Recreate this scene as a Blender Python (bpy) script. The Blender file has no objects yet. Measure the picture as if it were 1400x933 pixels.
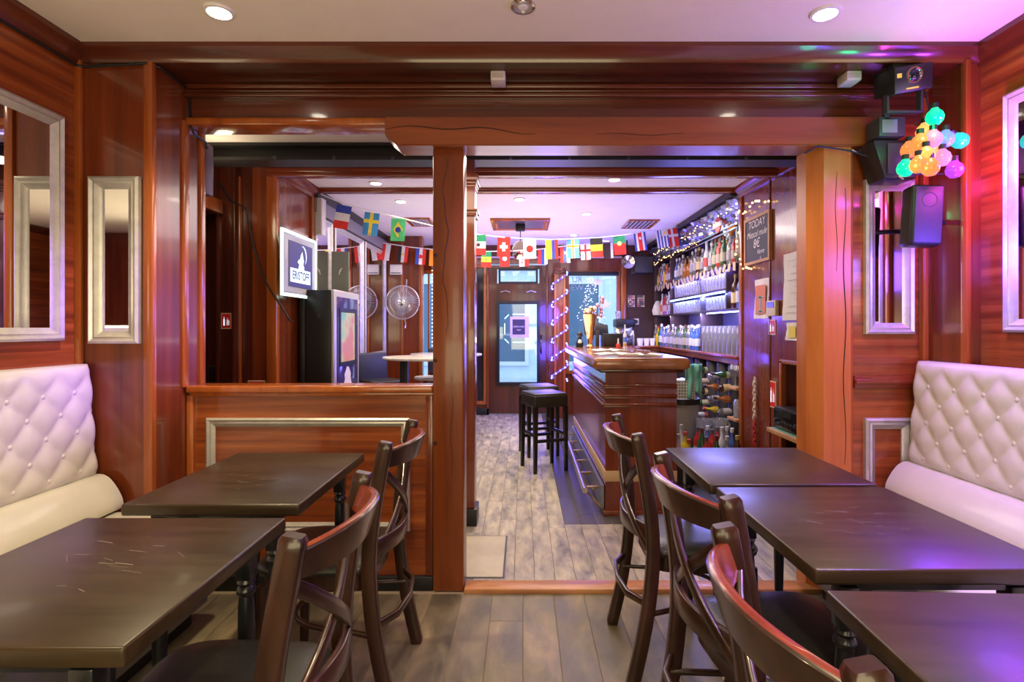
import bpy, bmesh, math, random
from mathutils import Vector, Matrix
random.seed(7)
R = math.radians
SC = bpy.context.scene
COL = SC.collection

# ------------------------------------------------------------------ camera
CAMZ = 1.28
cd = bpy.data.cameras.new('camera'); cam = bpy.data.objects.new('camera', cd); COL.objects.link(cam)
cam.location = (0, 0, CAMZ); cam.rotation_euler = (R(90), 0, 0)
cd.sensor_width = 36; cd.lens = 740/1400*36; cd.shift_x = -15/1400; cd.shift_y = -18.5/1400
cd.clip_start = .02
SC.camera = cam

# ------------------------------------------------------------------ world / exposure
w = bpy.data.worlds.new('world'); SC.world = w; w.use_nodes = True
bg = w.node_tree.nodes['Background']
bg.inputs['Color'].default_value = (.48, .68, 1.0, 1); bg.inputs['Strength'].default_value = 2.8
SC.view_settings.view_transform = 'Standard'; SC.view_settings.look = 'None'
SC.view_settings.gamma = 1; SC.view_settings.use_curve_mapping = False
SC.view_settings.exposure = 0.0

# ------------------------------------------------------------------ lamps
def lamp(kind, loc, power, col, size=.05, target=None, angle=90, blend=.6, sy=None, spec=1.0):
    d = bpy.data.lights.new('lamp_' + kind.lower(), kind); o = bpy.data.objects.new(d.name, d); COL.objects.link(o)
    d.energy = power; d.color = col; o.location = loc; d.specular_factor = spec
    if kind == 'AREA':
        d.shape = 'RECTANGLE'; d.size = size; d.size_y = sy or size
    else: d.shadow_soft_size = size
    if kind == 'SPOT': d.spot_size = R(angle); d.spot_blend = blend
    if target is not None:
        o.rotation_euler = (Vector(target) - Vector(loc)).to_track_quat('-Z', 'Y').to_euler()
    return o
WARM = (1, .83, .50); VIO = (.32, .10, 1.0); BLU = (.10, .16, 1.0)
CZ = 2.52      # front ceiling
FZ = 2.48      # far ceiling
FRONT_SPOTS = [(-1.19, 2.12), (1.19, 2.13), (-1.19, .55), (1.19, .55), (0, .55), (-1.19, -1.0), (1.19, -1.0), (0, -1.0)]
FAR_SPOTS = [(514, 250), (840, 245), (548, 275), (710, 272), (802, 292), (784, 321), (828, 329)]
# unseen fill lamps added behind the camera to brighten room and ceiling
lamp('AREA', (.05, -1.7, 1.9), 15, (1, .86, .62), .8, (0, 3, 1.2), sy=1.0)
lamp('AREA', (-.1, -1.0, .95), 42, (1, .88, .50), 2.2, (-.1, .9, 2.5), sy=.9)
# unseen fill lamps added for the far room, its ceiling and the bar
lamp('AREA', (.1, 5.6, 2.40), 75, (1, .84, .74), 2.2, (.1, 5.6, 0), sy=2.6)
lamp('AREA', (.0, 6.0, 1.15), 30, (1, .80, .86), 1.2, (0, 6.0, 2.5), sy=2.6)
lamp('AREA', (1.45, 5.3, 2.25), 9, (1, .9, .8), .4, (1.6, 5.3, 0), sy=1.6)
lamp('AREA', (-.2, 3.1, 2.25), 16, (1, .80, .6), 1.6, (-.2, 3.4, 0), sy=.4)
lamp('POINT', (-1.95, 3.4, 2.25), 4, WARM, .1)  # added lamp to lift the dark left recess

# ------------------------------------------------------------------ materials
MATS = {}
def mat(name, col=(.5, .5, .5), rough=.5, metal=0, coat=0, emit=None, es=0, trans=0, ior=1.45, alpha=1, spec=.5):
    if name in MATS: return MATS[name]
    m = bpy.data.materials.new(name); m.use_nodes = True
    b = m.node_tree.nodes['Principled BSDF']; I = b.inputs
    I['Base Color'].default_value = (*col, 1); I['Roughness'].default_value = rough; I['Metallic'].default_value = metal
    I['Coat Weight'].default_value = coat; I['Coat Roughness'].default_value = .08
    I['Transmission Weight'].default_value = trans; I['IOR'].default_value = ior; I['Alpha'].default_value = alpha
    I['Specular IOR Level'].default_value = spec
    if emit: I['Emission Color'].default_value = (*emit, 1); I['Emission Strength'].default_value = es
    MATS[name] = m
    return m
def nodes(m): return m.node_tree.nodes, m.node_tree.links, m.node_tree.nodes['Principled BSDF']
def textured(name, cols, scale, rough=.4, coat=0, detail=6, bump=.05, contrast=(.3, .7), rnd=0, metal=0, distort=0, rough2=None, spec=.5):
    """noise-ramped material; scale is a 3-vector stretched along the grain"""
    m = mat(name, cols[0], rough, metal, coat, spec=spec); N, L, b = nodes(m)
    tc = N.new('ShaderNodeTexCoord'); mp = N.new('ShaderNodeMapping'); mp.inputs['Scale'].default_value = scale
    L.new(tc.outputs['Object'], mp.inputs['Vector'])
    vec = mp.outputs['Vector']
    if rnd:
        oi = N.new('ShaderNodeObjectInfo'); ad = N.new('ShaderNodeVectorMath'); ad.operation = 'ADD'
        mu = N.new('ShaderNodeMath'); mu.operation = 'MULTIPLY'; mu.inputs[1].default_value = 40
        L.new(oi.outputs['Random'], mu.inputs[0]); L.new(mu.outputs[0], ad.inputs[1]); L.new(vec, ad.inputs[0]); vec = ad.outputs[0]
    nz = N.new('ShaderNodeTexNoise'); nz.inputs['Scale'].default_value = 1; nz.inputs['Detail'].default_value = detail
    nz.inputs['Roughness'].default_value = .6; nz.inputs['Distortion'].default_value = distort
    L.new(vec, nz.inputs['Vector'])
    rp = N.new('ShaderNodeValToRGB'); L.new(nz.outputs['Fac'], rp.inputs['Fac'])
    el = rp.color_ramp.elements; n = len(cols)
    el[0].position = contrast[0]; el[0].color = (*cols[0], 1); el[1].position = contrast[1]; el[1].color = (*cols[-1], 1)
    for i in range(1, n-1):
        e = el.new(contrast[0] + (contrast[1]-contrast[0])*i/(n-1)); e.color = (*cols[i], 1)
    out = rp.outputs['Color']
    if rnd:
        hv = N.new('ShaderNodeHueSaturation'); ma = N.new('ShaderNodeMapRange')
        ma.inputs['To Min'].default_value = 1-rnd; ma.inputs['To Max'].default_value = 1+rnd
        L.new(oi.outputs['Random'], ma.inputs['Value']); L.new(ma.outputs[0], hv.inputs['Value']); L.new(out, hv.inputs['Color']); out = hv.outputs['Color']
    L.new(out, b.inputs['Base Color'])
    if bump:
        bp = N.new('ShaderNodeBump'); bp.inputs['Strength'].default_value = bump; bp.inputs['Distance'].default_value = .01
        L.new(nz.outputs['Fac'], bp.inputs['Height']); L.new(bp.outputs[0], b.inputs['Normal'])
    if rough2 is not None:
        mr = N.new('ShaderNodeMapRange'); mr.inputs['To Min'].default_value = rough; mr.inputs['To Max'].default_value = rough2
        L.new(nz.outputs['Fac'], mr.inputs['Value']); L.new(mr.outputs[0], b.inputs['Roughness'])
    return m
MH = textured('mahogany_across', [(.10, .017, .005), (.26, .056, .012), (.42, .11, .022)], (.9, .9, 26), .28, .5, 4, .02, (.28, .72))
MV = textured('mahogany_upright', [(.085, .015, .005), (.165, .031, .008), (.24, .052, .012)], (16, 16, .7), .26, .5, 5, .02, (.25, .75))
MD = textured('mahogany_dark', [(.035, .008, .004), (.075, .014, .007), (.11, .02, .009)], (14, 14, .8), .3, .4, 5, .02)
MS = textured('mahogany_soffit_shaded', [(.03, .007, .003), (.065, .014, .006), (.10, .02, .008)], (3, 14, 14), .3, .4, 4, .02)  # colour darkened for the shade the downlights leave on the soffit
MT = textured('mahogany_trim', [(.26, .055, .010), (.42, .11, .018)], (12, 12, .6), .25, .5, 4, .02)
MTH = textured('mahogany_moulding', [(.14, .022, .008), (.26, .045, .013)], (.8, .8, 20), .25, .5, 4, .02)
MBK = textured('mahogany_bulkhead_shaded', [(.05, .010, .004), (.10, .02, .007), (.14, .028, .009)], (.8, .8, 20), .27, .5, 4, .02)  # moulding wood with the shade up by the ceiling put into its colour
RUST = textured('rustic_upright', [(.10, .019, .005), (.21, .046, .009), (.30, .074, .014)], (7, 7, .6), .33, .2, 8, .12, (.25, .75), distort=.6)
RUSTH = textured('rustic_along', [(.12, .022, .006), (.24, .053, .011), (.33, .085, .018)], (.6, 7, 9), .3, .35, 8, .12, (.25, .75), distort=.6)
RUSTR = textured('rustic_honey', [(.34, .085, .016), (.50, .15, .03), (.58, .20, .045)], (6, 6, .5), .38, .08, 8, .1, (.25, .75), distort=.6)
TABLE = textured('table_laminate', [(.024, .0135, .006), (.035, .020, .0085), (.045, .026, .0115)], (3, 24, 24), .27, .05, 5, .03, rough2=.40)
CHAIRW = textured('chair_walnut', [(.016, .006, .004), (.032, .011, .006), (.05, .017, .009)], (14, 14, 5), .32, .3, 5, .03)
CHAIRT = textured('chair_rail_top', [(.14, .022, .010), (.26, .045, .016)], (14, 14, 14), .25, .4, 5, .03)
BLACKW = mat('black_lacquer', (.010, .010, .012), .3, coat=.3)
VINYL = textured('black_vinyl', [(.016, .015, .013), (.026, .024, .020)], (60, 60, 60), .38, .1, 4, .06)
LEATHER = textured('ivory_vinyl', [(.60, .57, .49), (.64, .61, .53)], (9, 9, 9), .30, .3, 2, .0)
SILVER = textured('silver_leaf', [(.50, .49, .44), (.66, .64, .58)], (18, 18, 18), .36, 0, 4, .05, metal=.55)
MIRROR = mat('mirror', (.86, .85, .88), .015, 1)
CEIL = textured('ceiling_paint', [(.76, .70, .58), (.80, .74, .62)], (5, 5, 5), .8, 0, 3, .02)
CEILF = textured('ceiling_paint_far', [(.76, .70, .70), (.80, .74, .74)], (5, 5, 5), .7, 0, 3, .02)
FLF = textured('front_plank', [(.06, .048, .032), (.125, .10, .065), (.20, .155, .095), (.34, .25, .14)], (7, 3, 7), .30, 0, 14, .12, (.3, .78), rnd=.12, rough2=.6, distort=.4)
FLB = textured('back_plank', [(.12, .105, .09), (.26, .23, .19), (.38, .33, .25), (.52, .44, .30)], (16, 5, 16), .30, 0, 14, .15, (.3, .72), rnd=.07, rough2=.65, distort=.25)
FLD = textured('bar_shade_plank', [(.05, .045, .045), (.09, .08, .075)], (12, 2, 12), .4, 0, 8, .08, rnd=.2)  # planks darkened to carry the shade along the bar foot
GAP = mat('floor_gap', (.02, .016, .012), .8)
THRESH = textured('threshold_oak', [(.24, .085, .028), (.42, .18, .07), (.50, .23, .095)], (2, 14, 14), .38, .1, 8, .08)
BLACK = mat('black_plastic', (.012, .012, .013), .38)
DARK = mat('dark_grey', (.04, .04, .045), .45)
STEEL = mat('black_steel', (.014, .013, .013), .45)
CHROME = mat('chrome', (.75, .75, .77), .15, 1)
BRASS = mat('brass', (.62, .44, .20), .25, 1)
GOLD = mat('gold', (.80, .50, .20), .18, 1)
WHITE = mat('white_plastic', (.75, .73, .70), .45)
PAPER = textured('paper', [(.70, .68, .60), (.76, .74, .66)], (8, 8, 8), .8, 0, 3, .05)
def thin_glass(name, tint, refl=.12, haze=0):
    m = bpy.data.materials.new(name); m.use_nodes = True; N = m.node_tree.nodes; L = m.node_tree.links
    N.remove(N['Principled BSDF']); t = N.new('ShaderNodeBsdfTransparent'); t.inputs['Color'].default_value = (*tint, 1)
    g = N.new('ShaderNodeBsdfGlossy'); g.inputs['Roughness'].default_value = .03; x = N.new('ShaderNodeMixShader')
    f = N.new('ShaderNodeFresnel'); f.inputs['IOR'].default_value = 1.5; ad = N.new('ShaderNodeMath'); ad.operation = 'MAXIMUM'; ad.inputs[1].default_value = refl
    L.new(f.outputs[0], ad.inputs[0]); L.new(ad.outputs[0], x.inputs['Fac']); L.new(t.outputs[0], x.inputs[1]); L.new(g.outputs[0], x.inputs[2])
    out = x.outputs[0]
    if haze:
        d = N.new('ShaderNodeBsdfDiffuse'); d.inputs['Color'].default_value = (.8, .8, .86, 1); x2 = N.new('ShaderNodeMixShader'); x2.inputs['Fac'].default_value = haze
        L.new(out, x2.inputs[1]); L.new(d.outputs[0], x2.inputs[2]); out = x2.outputs[0]
    L.new(out, N['Material Output'].inputs['Surface']); MATS[name] = m; return m
GLASS = thin_glass('window_glass', (.93, .97, 1), .05)
CLEAR = thin_glass('clear_glass', (.86, .87, .92), .16, .2)
GLASSES = {'clear': thin_glass('bottle_clear', (.80, .82, .88), .15, .12), 'green': mat('bottle_green', (.02, .09, .03), .08, coat=.5),
           'amber': mat('bottle_amber', (.36, .11, .015), .08, coat=.5), 'brown': mat('bottle_brown', (.06, .02, .01), .08, coat=.5),
           'blue': mat('bottle_blue', (.05, .12, .42), .08, coat=.5), 'frosted': mat('bottle_frosted', (.62, .66, .74), .3),
           'yellow': mat('bottle_yellow', (.75, .55, .03), .2, coat=.3), 'red': mat('bottle_red', (.42, .03, .03), .15, coat=.4)}
def pal(c):
    return mat('colour_%02x%02x%02x' % tuple(int(v*255) for v in c), tuple(c), .6)
def glow(name, c, s): return mat(name, c, .4, emit=c, es=s)

# ------------------------------------------------------------------ mesh helpers
WLOC = {}
class MB:
    def __init__(s): s.bm = bmesh.new()
    def box(s, x0, x1, y0, y1, z0, z1, bev=0, seg=2, m=0, M=None):
        mx = Matrix.Translation(((x0+x1)/2, (y0+y1)/2, (z0+z1)/2)) @ Matrix.Diagonal((abs(x1-x0), abs(y1-y0), abs(z1-z0), 1))
        if M: mx = M @ mx
        r = bmesh.ops.create_cube(s.bm, size=1, matrix=mx); vs = r['verts']
        fs = {f for v in vs for f in v.link_faces}
        for f in fs: f.material_index = m
        if bev:
            es = list({e for v in vs for e in v.link_edges})
            bmesh.ops.bevel(s.bm, geom=es, offset=bev, segments=seg, affect='EDGES', profile=.5, clamp_overlap=True, material=-1)
        return s
    def poly(s, pts, m=0):
        f = s.bm.faces.new([s.bm.verts.new(Vector(p)) for p in pts]); f.material_index = m; return s
    def prism(s, prof, fn, a0, a1, m=0):
        """prof: closed 2-D outline, fn(a, p, q) -> point"""
        A = [s.bm.verts.new(Vector(fn(a0, *p))) for p in prof]; B = [s.bm.verts.new(Vector(fn(a1, *p))) for p in prof]; n = len(prof)
        for i in range(n):
            s.bm.faces.new((A[i], A[(i+1) % n], B[(i+1) % n], B[i])).material_index = m
        s.bm.faces.new(A[::-1]).material_index = m; s.bm.faces.new(B).material_index = m
        return s
    def tube(s, pts, r, n=8, closed=False, m=0, flat=None, up=(0, 0, 1)):
        """round (or flat=(w,h) rectangular) section swept along pts"""
        pts = [Vector(p) for p in pts]; N = len(pts); rings = []
        for i, p in enumerate(pts):
            if closed: t = pts[(i+1) % N] - pts[i-1]
            else: t = pts[min(i+1, N-1)] - pts[max(i-1, 0)]
            t.normalize(); u = Vector(up)
            if abs(t.dot(u)) > .97: u = Vector((1, 0, 0)) if abs(t.x) < .9 else Vector((0, 1, 0))
            a = t.cross(u).normalized(); b = a.cross(t).normalized()
            rr = r[i] if isinstance(r, (list, tuple)) else r
            if flat:
                fw, fh = flat if not isinstance(flat[0], (list, tuple)) else flat[i]
                c = min(fw, fh)*.25; o = [(fw-c, -fh), (fw, -fh+c), (fw, fh-c), (fw-c, fh), (-fw+c, fh), (-fw, fh-c), (-fw, -fh+c), (-fw+c, -fh)]
                ring = [s.bm.verts.new(p + a*x + b*y) for x, y in o]
            else:
                ring = [s.bm.verts.new(p + a*rr*math.cos(2*math.pi*k/n) + b*rr*math.sin(2*math.pi*k/n)) for k in range(n)]
            rings.append(ring)
        K = len(rings[0])
        for i in range(N if closed else N-1):
            A, B = rings[i], rings[(i+1) % N]
            for k in range(K):
                s.bm.faces.new((A[k], A[(k+1) % K], B[(k+1) % K], B[k])).material_index = m
        if not closed:
            s.bm.faces.new(rings[0][::-1]).material_index = m; s.bm.faces.new(rings[-1]).material_index = m
        return s
    def lathe(s, prof, c=(0, 0, 0), n=16, m=0, M=None):
        mx = Matrix.Translation(c) if M is None else Matrix.Translation(c) @ M
        rings = []
        for r, z in prof:
            if r < 1e-6: rings.append([s.bm.verts.new(mx @ Vector((0, 0, z)))])
            else: rings.append([s.bm.verts.new(mx @ Vector((r*math.cos(2*math.pi*k/n), r*math.sin(2*math.pi*k/n), z))) for k in range(n)])
        for A, B in zip(rings, rings[1:]):
            for k in range(n):
                k2 = (k+1) % n
                if len(A) == 1 and len(B) == 1: continue
                if len(A) == 1: f = (A[0], B[k2], B[k])
                elif len(B) == 1: f = (A[k], A[k2], B[0])
                else: f = (A[k], A[k2], B[k2], B[k])
                s.bm.faces.new(f).material_index = m
        return s
    def ball(s, c, r, u=10, v=7, m=0, sc=(1, 1, 1)):
        mx = Matrix.Translation(c) @ Matrix.Diagonal((r*sc[0], r*sc[1], r*sc[2], 1))
        q = bmesh.ops.create_uvsphere(s.bm, u_segments=u, v_segments=v, radius=1, matrix=mx)
        for f in {f for x in q['verts'] for f in x.link_faces}: f.material_index = m
        return s
    def frame(s, u0, u1, v0, v1, prof, fn, m=0):
        """mitred picture-frame: prof points are (inset, height)"""
        loops = [[s.bm.verts.new(Vector(fn(a, b, h))) for a, b in ((u0+i, v0+i), (u1-i, v0+i), (u1-i, v1-i), (u0+i, v1-i))] for i, h in prof]
        for A, B in zip(loops, loops[1:]):
            for k in range(4): s.bm.faces.new((A[k], A[(k+1) % 4], B[(k+1) % 4], B[k])).material_index = m
        return s
    def xf(s, fn):
        for v in s.bm.verts: v.co = Vector(fn(v.co))
        return s
    def build(s, name, material, parent=None, origin=None, smooth=35, normals=True, world=True):
        if normals: bmesh.ops.recalc_face_normals(s.bm, faces=s.bm.faces[:])
        if parent is not None: org = WLOC[parent.name]
        elif origin is not None: org = Vector(origin)
        else:
            xs = [v.co for v in s.bm.verts]
            org = Vector(((min(v.x for v in xs)+max(v.x for v in xs))/2, (min(v.y for v in xs)+max(v.y for v in xs))/2, min(v.z for v in xs)))
        if world:
            for v in s.bm.verts: v.co -= org
        me = bpy.data.meshes.new(name); s.bm.to_mesh(me); s.bm.free()
        for m in (material if isinstance(material, (list, tuple)) else [material]): me.materials.append(m)
        if smooth:
            me.shade_smooth(); me.set_sharp_from_angle(angle=R(smooth))
        o = bpy.data.objects.new(name, me); COL.objects.link(o)
        if parent is not None: o.parent = parent; WLOC[o.name] = org.copy()
        else: o.location = org; WLOC[o.name] = org.copy()
        return o
def tag(o, label, cat, group=None, kind=None):
    o['label'] = label; o['category'] = cat
    if group: o['group'] = group
    if kind: o['kind'] = kind
    return o
def thing(name, label, cat, loc=(0, 0, 0), group=None):
    o = bpy.data.objects.new(name, None); COL.objects.link(o); o.location = loc; o.empty_display_size = .1
    WLOC[o.name] = Vector(loc); return tag(o, label, cat, group)
def struct(name, mb, m, **k):
    o = mb.build(name, m, **k)
    if o.parent is None: o['kind'] = 'structure'
    return o
KIDS = {}
def copy_tree(o, parent=None):
    c = o.copy(); COL.objects.link(c)
    if parent is not None: c.parent = parent; c.matrix_parent_inverse = o.matrix_parent_inverse
    for ch in list(o.children): copy_tree(ch, c)
    return c
def place(proto, used, loc, rz=0, label=None, group=None, s=None):
    o = copy_tree(proto) if used else proto
    o.location = loc; o.rotation_euler = (0, 0, rz)
    if s: o.scale = s
    if label: o['label'] = label
    if group: o['group'] = group
    return o
def B(x0, x1, y0, y1, z0, z1, bev=0, seg=2): return MB().box(x0, x1, y0, y1, z0, z1, bev, seg)
def P(px, py, Y): return Vector(((px-715)/740*Y, Y, CAMZ+(448-py)/740*Y))     # world point at depth Y
def faceY(c): return lambda u, v, d=0: (u, c-d, v)         # wall facing the camera
def faceL(c): return lambda u, v, d=0: (c+d, u, v)         # left wall, u runs +Y
def faceR(c): return lambda u, v, d=0: (c-d, u, v)         # right wall
ORD = ['first', 'second', 'third', 'fourth', 'fifth', 'sixth', 'seventh', 'eighth', 'ninth', 'tenth', 'eleventh', 'twelfth', 'thirteenth', 'fourteenth', 'fifteenth', 'sixteenth', 'seventeenth', 'eighteenth', 'nineteenth', 'twentieth', 'twenty-first', 'twenty-second', 'twenty-third', 'twenty-fourth']
def text(s, size, fn, u, v, m, parent, name='lettering', d=.001, align='CENTER', mir=1, shear=0, wscale=1, bold=0):
    cu = bpy.data.curves.new('t', 'FONT'); cu.body = s; cu.size = size; cu.align_x = align; cu.align_y = 'CENTER'; cu.shear = shear; cu.offset = bold; cu.space_character = 1.0 + bold*60
    t = bpy.data.objects.new('t', cu); COL.objects.link(t)
    bpy.context.view_layer.update()
    me = bpy.data.meshes.new_from_object(t.evaluated_get(bpy.context.evaluated_depsgraph_get()))
    bm = MB(); bm.bm.from_mesh(me); bpy.data.objects.remove(t); bpy.data.curves.remove(cu); bpy.data.meshes.remove(me)
    bm.xf(lambda c: fn(u + mir*c.x*wscale, v + c.y, d))
    return bm.build(name, m, parent, smooth=0, normals=False)
def disc(c, r, fn, d, mb, m=0, n=16, a0=0, a1=2*math.pi, rin=0):
    if rin == 0: mb.poly([fn(c[0]+r*math.cos(a0+(a1-a0)*k/n), c[1]+r*math.sin(a0+(a1-a0)*k/n), d) for k in range(n)], m)
    else:
        for k in range(n):
            t0, t1 = a0+(a1-a0)*k/n, a0+(a1-a0)*(k+1)/n
            mb.poly([fn(c[0]+q*math.cos(t), c[1]+q*math.sin(t), d) for q, t in ((rin, t0), (r, t0), (r, t1), (rin, t1))], m)
def rect(u0, u1, v0, v1, fn, d, mb, m=0): mb.poly([fn(u0, v0, d), fn(u1, v0, d), fn(u1, v1, d), fn(u0, v1, d)], m)

# ================================================================== STRUCTURE
# floors ------------------------------------------------------------
fl = struct('floor', B(-2.3, 2.3, -2.3, 2.66, -.08, -.0035), mat('front_seam', (.26, .20, .125), .8))
def planks(floor, x0, x1, y0, y1, wd, ln, mats, cut=None):
    cache = {}
    x = x0; i = 0
    while x < x1 - .01:
        ys = [y0]; y = y0 + ln*(.35 + .65*((i*0.618) % 1))
        while y < y1 - .15: ys.append(y); y += ln
        ys.append(y1)
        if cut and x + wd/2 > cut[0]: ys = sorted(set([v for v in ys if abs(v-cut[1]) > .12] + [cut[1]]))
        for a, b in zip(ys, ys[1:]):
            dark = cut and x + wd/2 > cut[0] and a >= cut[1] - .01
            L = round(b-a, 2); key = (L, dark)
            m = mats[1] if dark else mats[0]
            if key not in cache:
                o = B(-wd/2+.0012, wd/2-.0012, -(b-a)/2+.0012, (b-a)/2-.0012, -.003, 0, .001, 1).build('plank', m, world=False, origin=(0, 0, 0))
                cache[key] = o
            else:
                o = cache[key].copy(); COL.objects.link(o)
            o.parent = floor; o.location = Vector((x+wd/2, (a+b)/2, random.uniform(-.0004, 0))) - WLOC[floor.name]
        x += wd; i += 1
planks(fl, -2.03, 2.08, -1.2, 2.60, .145, 1.5, [FLF])
fb = struct('floor', B(-2.7, 2.3, 2.66, 8.1, -.08, -.0035), mat('back_seam', (.20, .17, .13), .8))
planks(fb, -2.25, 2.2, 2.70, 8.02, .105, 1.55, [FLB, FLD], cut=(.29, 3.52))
th = struct('trim_1', B(-.285, 1.62, 2.60, 2.70, -.018, .022, .008), THRESH)
pav = struct('floor', B(-9, 9, 8.12, 16, -.2, -.03), textured('pavement', [(.5, .52, .55), (.62, .64, .67)], (2, 2, 2), .7))

# ceilings -----------------------------------------------------------
ceil_f = struct('ceiling', B(-2.2, 2.3, -2.3, 2.46, CZ, CZ+.1), CEIL)
ceil_b = struct('ceiling', B(-2.7, 2.4, 2.60, 8.2, FZ, FZ+.12), CEILF)
# walls of the front room ---------------------------------------------
struct('wall_left', B(-2.12, -1.97, -2.3, 2.40, 0, CZ), MH)
struct('wall_right', B(2.03, 2.2, -2.3, 2.40, 0, CZ), MH)
struct('wall_back', B(-2.2, 2.3, -2.42, -2.3, 0, CZ), MV)
# left return: face toward the camera and reveal
wl = struct('wall_left', B(-2.12, -1.64, 2.40, 2.775, 0, 2.46), MV)
struct('trim_2', B(-1.675, -1.635, 2.385, 2.42, 0, 2.46, .006), MT)
struct('trim_3', B(-1.985, -1.945, 2.375, 2.40, 0, 2.46, .006), MT)
struct('trim_4', B(-1.645, -1.628, 2.60, 2.645, .99, 2.28, .005), MT)
struct('trim_5', B(-1.645, -1.628, 2.74, 2.78, .99, 2.28, .005), MT)
# right return and panel behind the right bench
struct('wall_right', B(1.96, 2.2, 2.40, 2.65, 0, 2.46), MV)
struct('trim_6', B(1.945, 1.97, 2.375, 2.41, 0, 2.46, .006), MT)
struct('trim_7', B(1.935, 1.965, 2.615, 2.65, 1.04, 2.46, .006), MT)
wr = struct('wall_right', B(1.613, 2.2, 2.65, 2.75, 0, 2.46), MH)
rail = MB().box(1.613, 1.96, 2.628, 2.655, .985, 1.045, .006).box(1.613, 1.96, 2.618, 2.655, 1.005, 1.028, .006)
struct('trim_8', rail, MTH)
# cornice round the front ceiling
COR = [(0, 0), (.0, -.07), (.012, -.07), (.02, -.05), (.04, -.03), (.055, -.018), (.055, 0)]
struct('trim_9', MB().prism(COR, lambda a, p, q: (a, 2.40-p, CZ+q), -1.97, 2.03), MBK)
struct('trim_10', MB().prism([(p, q*1.25) for p, q in COR], lambda a, p, q: (-1.97+p, a, CZ+q), -2.3, 2.40), MBK)
struct('trim_11', MB().prism([(p, q*1.25) for p, q in COR], lambda a, p, q: (2.03-p, a, CZ+q), -2.3, 2.40), MBK)
# soffit and bulkhead
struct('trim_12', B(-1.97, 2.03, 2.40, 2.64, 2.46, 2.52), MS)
bk = struct('trim_13', B(-1.64, 1.96, 2.64, 2.75, 2.275, 2.60), MBK)
for z, h, d in ((2.448, .012, .03), (2.428, .008, .02), (2.405, .012, .035)):
    struct('moulding', MB().box(-1.64, 1.96, 2.64-d, 2.65, z-h, z+h, .007, 3), MBK, parent=bk)
struct('lower_edge', B(-1.64, -.6, 2.625, 2.77, 2.265, 2.300, .006), MT, parent=bk)
# far room walls
wf = struct('wall_left', B(-2.0, -1.81, 4.0, 8.0, 0, FZ), MV)
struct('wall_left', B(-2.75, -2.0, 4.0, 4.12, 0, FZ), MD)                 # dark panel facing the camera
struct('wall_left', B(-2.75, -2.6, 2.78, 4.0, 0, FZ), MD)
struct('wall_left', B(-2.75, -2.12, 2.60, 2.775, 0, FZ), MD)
lint = struct('trim_14', B(-2.36, -2.17, 2.78, 3.92, 2.10, 2.20, .008), MT)
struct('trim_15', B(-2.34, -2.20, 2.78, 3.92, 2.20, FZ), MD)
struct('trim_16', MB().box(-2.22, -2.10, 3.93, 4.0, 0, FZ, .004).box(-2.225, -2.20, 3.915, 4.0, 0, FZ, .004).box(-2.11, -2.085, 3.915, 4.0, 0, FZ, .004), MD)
struct('trim_17', B(-2.10, -2.075, 3.97, 4.0, 0, 2.39, .005), MT)
struct('trim_18', B(-1.88, -1.805, 3.965, 4.02, 0, 2.39, .006), MT)
struct('trim_19', B(-1.815, -1.79, 4.60, 4.66, 0, FZ, .006), MT)
wright = MB().box(1.87, 2.2, 2.75, 3.15, 0, FZ).box(1.87, 2.2, 3.15, 3.92, 1.03, FZ).box(1.87, 2.2, 3.92, 4.65, 0, FZ).box(1.87, 2.2, 3.15, 3.92, 0, .20)
struct('wall_right', wright, MV)
struct('trim_20', B(1.855, 1.89, 4.60, 4.66, 0, FZ, .006), MT)
struct('trim_21', B(1.862, 1.875, 4.085, 4.10, 0, FZ, .003), MV)
struct('trim_22', MB().box(1.86, 1.90, 3.90, 3.935, .2, 1.04, .004).box(1.86, 1.90, 3.15, 3.935, 1.02, 1.05, .004), MT)
struct('wall_right', B(2.17, 2.35, 4.65, 8.0, 0, FZ), mat('bar_wall', (.035, .02, .05), .5))
# blocks seen in the hatch
hb = struct('wall_right', B(2.24, 2.34, 3.1, 4.0, .1, 1.1), mat('mortar', (.45, .42, .36), .9))
BLK = textured('painted_block', [(.62, .57, .46), (.74, .70, .60)], (20, 20, 20), .8, 0, 5, .2)
for r in range(5):
    for c in range(3):
        y = 3.12 + c*.30 - (.15 if r % 2 else 0)
        B(2.222, 2.25, max(3.1, y), min(4.0, y+.29), .1+r*.2, .1+r*.2+.188, .006, 1).build('block', BLK, hb)
# ceiling mouldings and steel beam in the far room
sb = thing('steel_beam', 'black painted steel beam across the ceiling above the middle opening', 'beam', (-.2, 3.57, 2.365))
MB().box(-2.19, 1.86, 3.50, 3.66, 2.365, 2.385).box(-2.19, 1.86, 3.57, 3.59, 2.385, FZ-.002).box(-2.19, 1.86, 3.50, 3.66, FZ-.02, FZ-.002).build('girder', STEEL, sb)
for i in range(9): MB().lathe([(0, 0), (.012, 0), (.012, .008), (0, .010)], (-1.6+i*.38, 3.49, 2.375), 6, M=Matrix.Rotation(R(90), 4, 'X')).build('bolt', DARK, sb)
ma = MB()
for z, d in ((2.40, .0), (2.425, .02), (2.455, .035)): ma.box(-1.87, 1.87, 3.95-d, 4.03, z-.013, z+.016, .006)
struct('trim_23', ma, MTH)
struct('trim_24', MB().box(-1.81, 1.87, 4.65, 4.73, 2.445, FZ, .006).box(-1.81, 1.87, 4.635, 4.66, 2.46, FZ, .005), MTH)
CO2 = [(0, 0), (0, -.09), (.015, -.09), (.02, -.06), (.05, -.03), (.06, 0)]
struct('trim_25', MB().prism(CO2, lambda a, p, q: (-1.81+p, a, FZ+q), 4.03, 4.65), MTH)
struct('trim_26', MB().prism(CO2, lambda a, p, q: (1.87-p, a, FZ+q), 2.76, 4.65), MTH)
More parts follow.
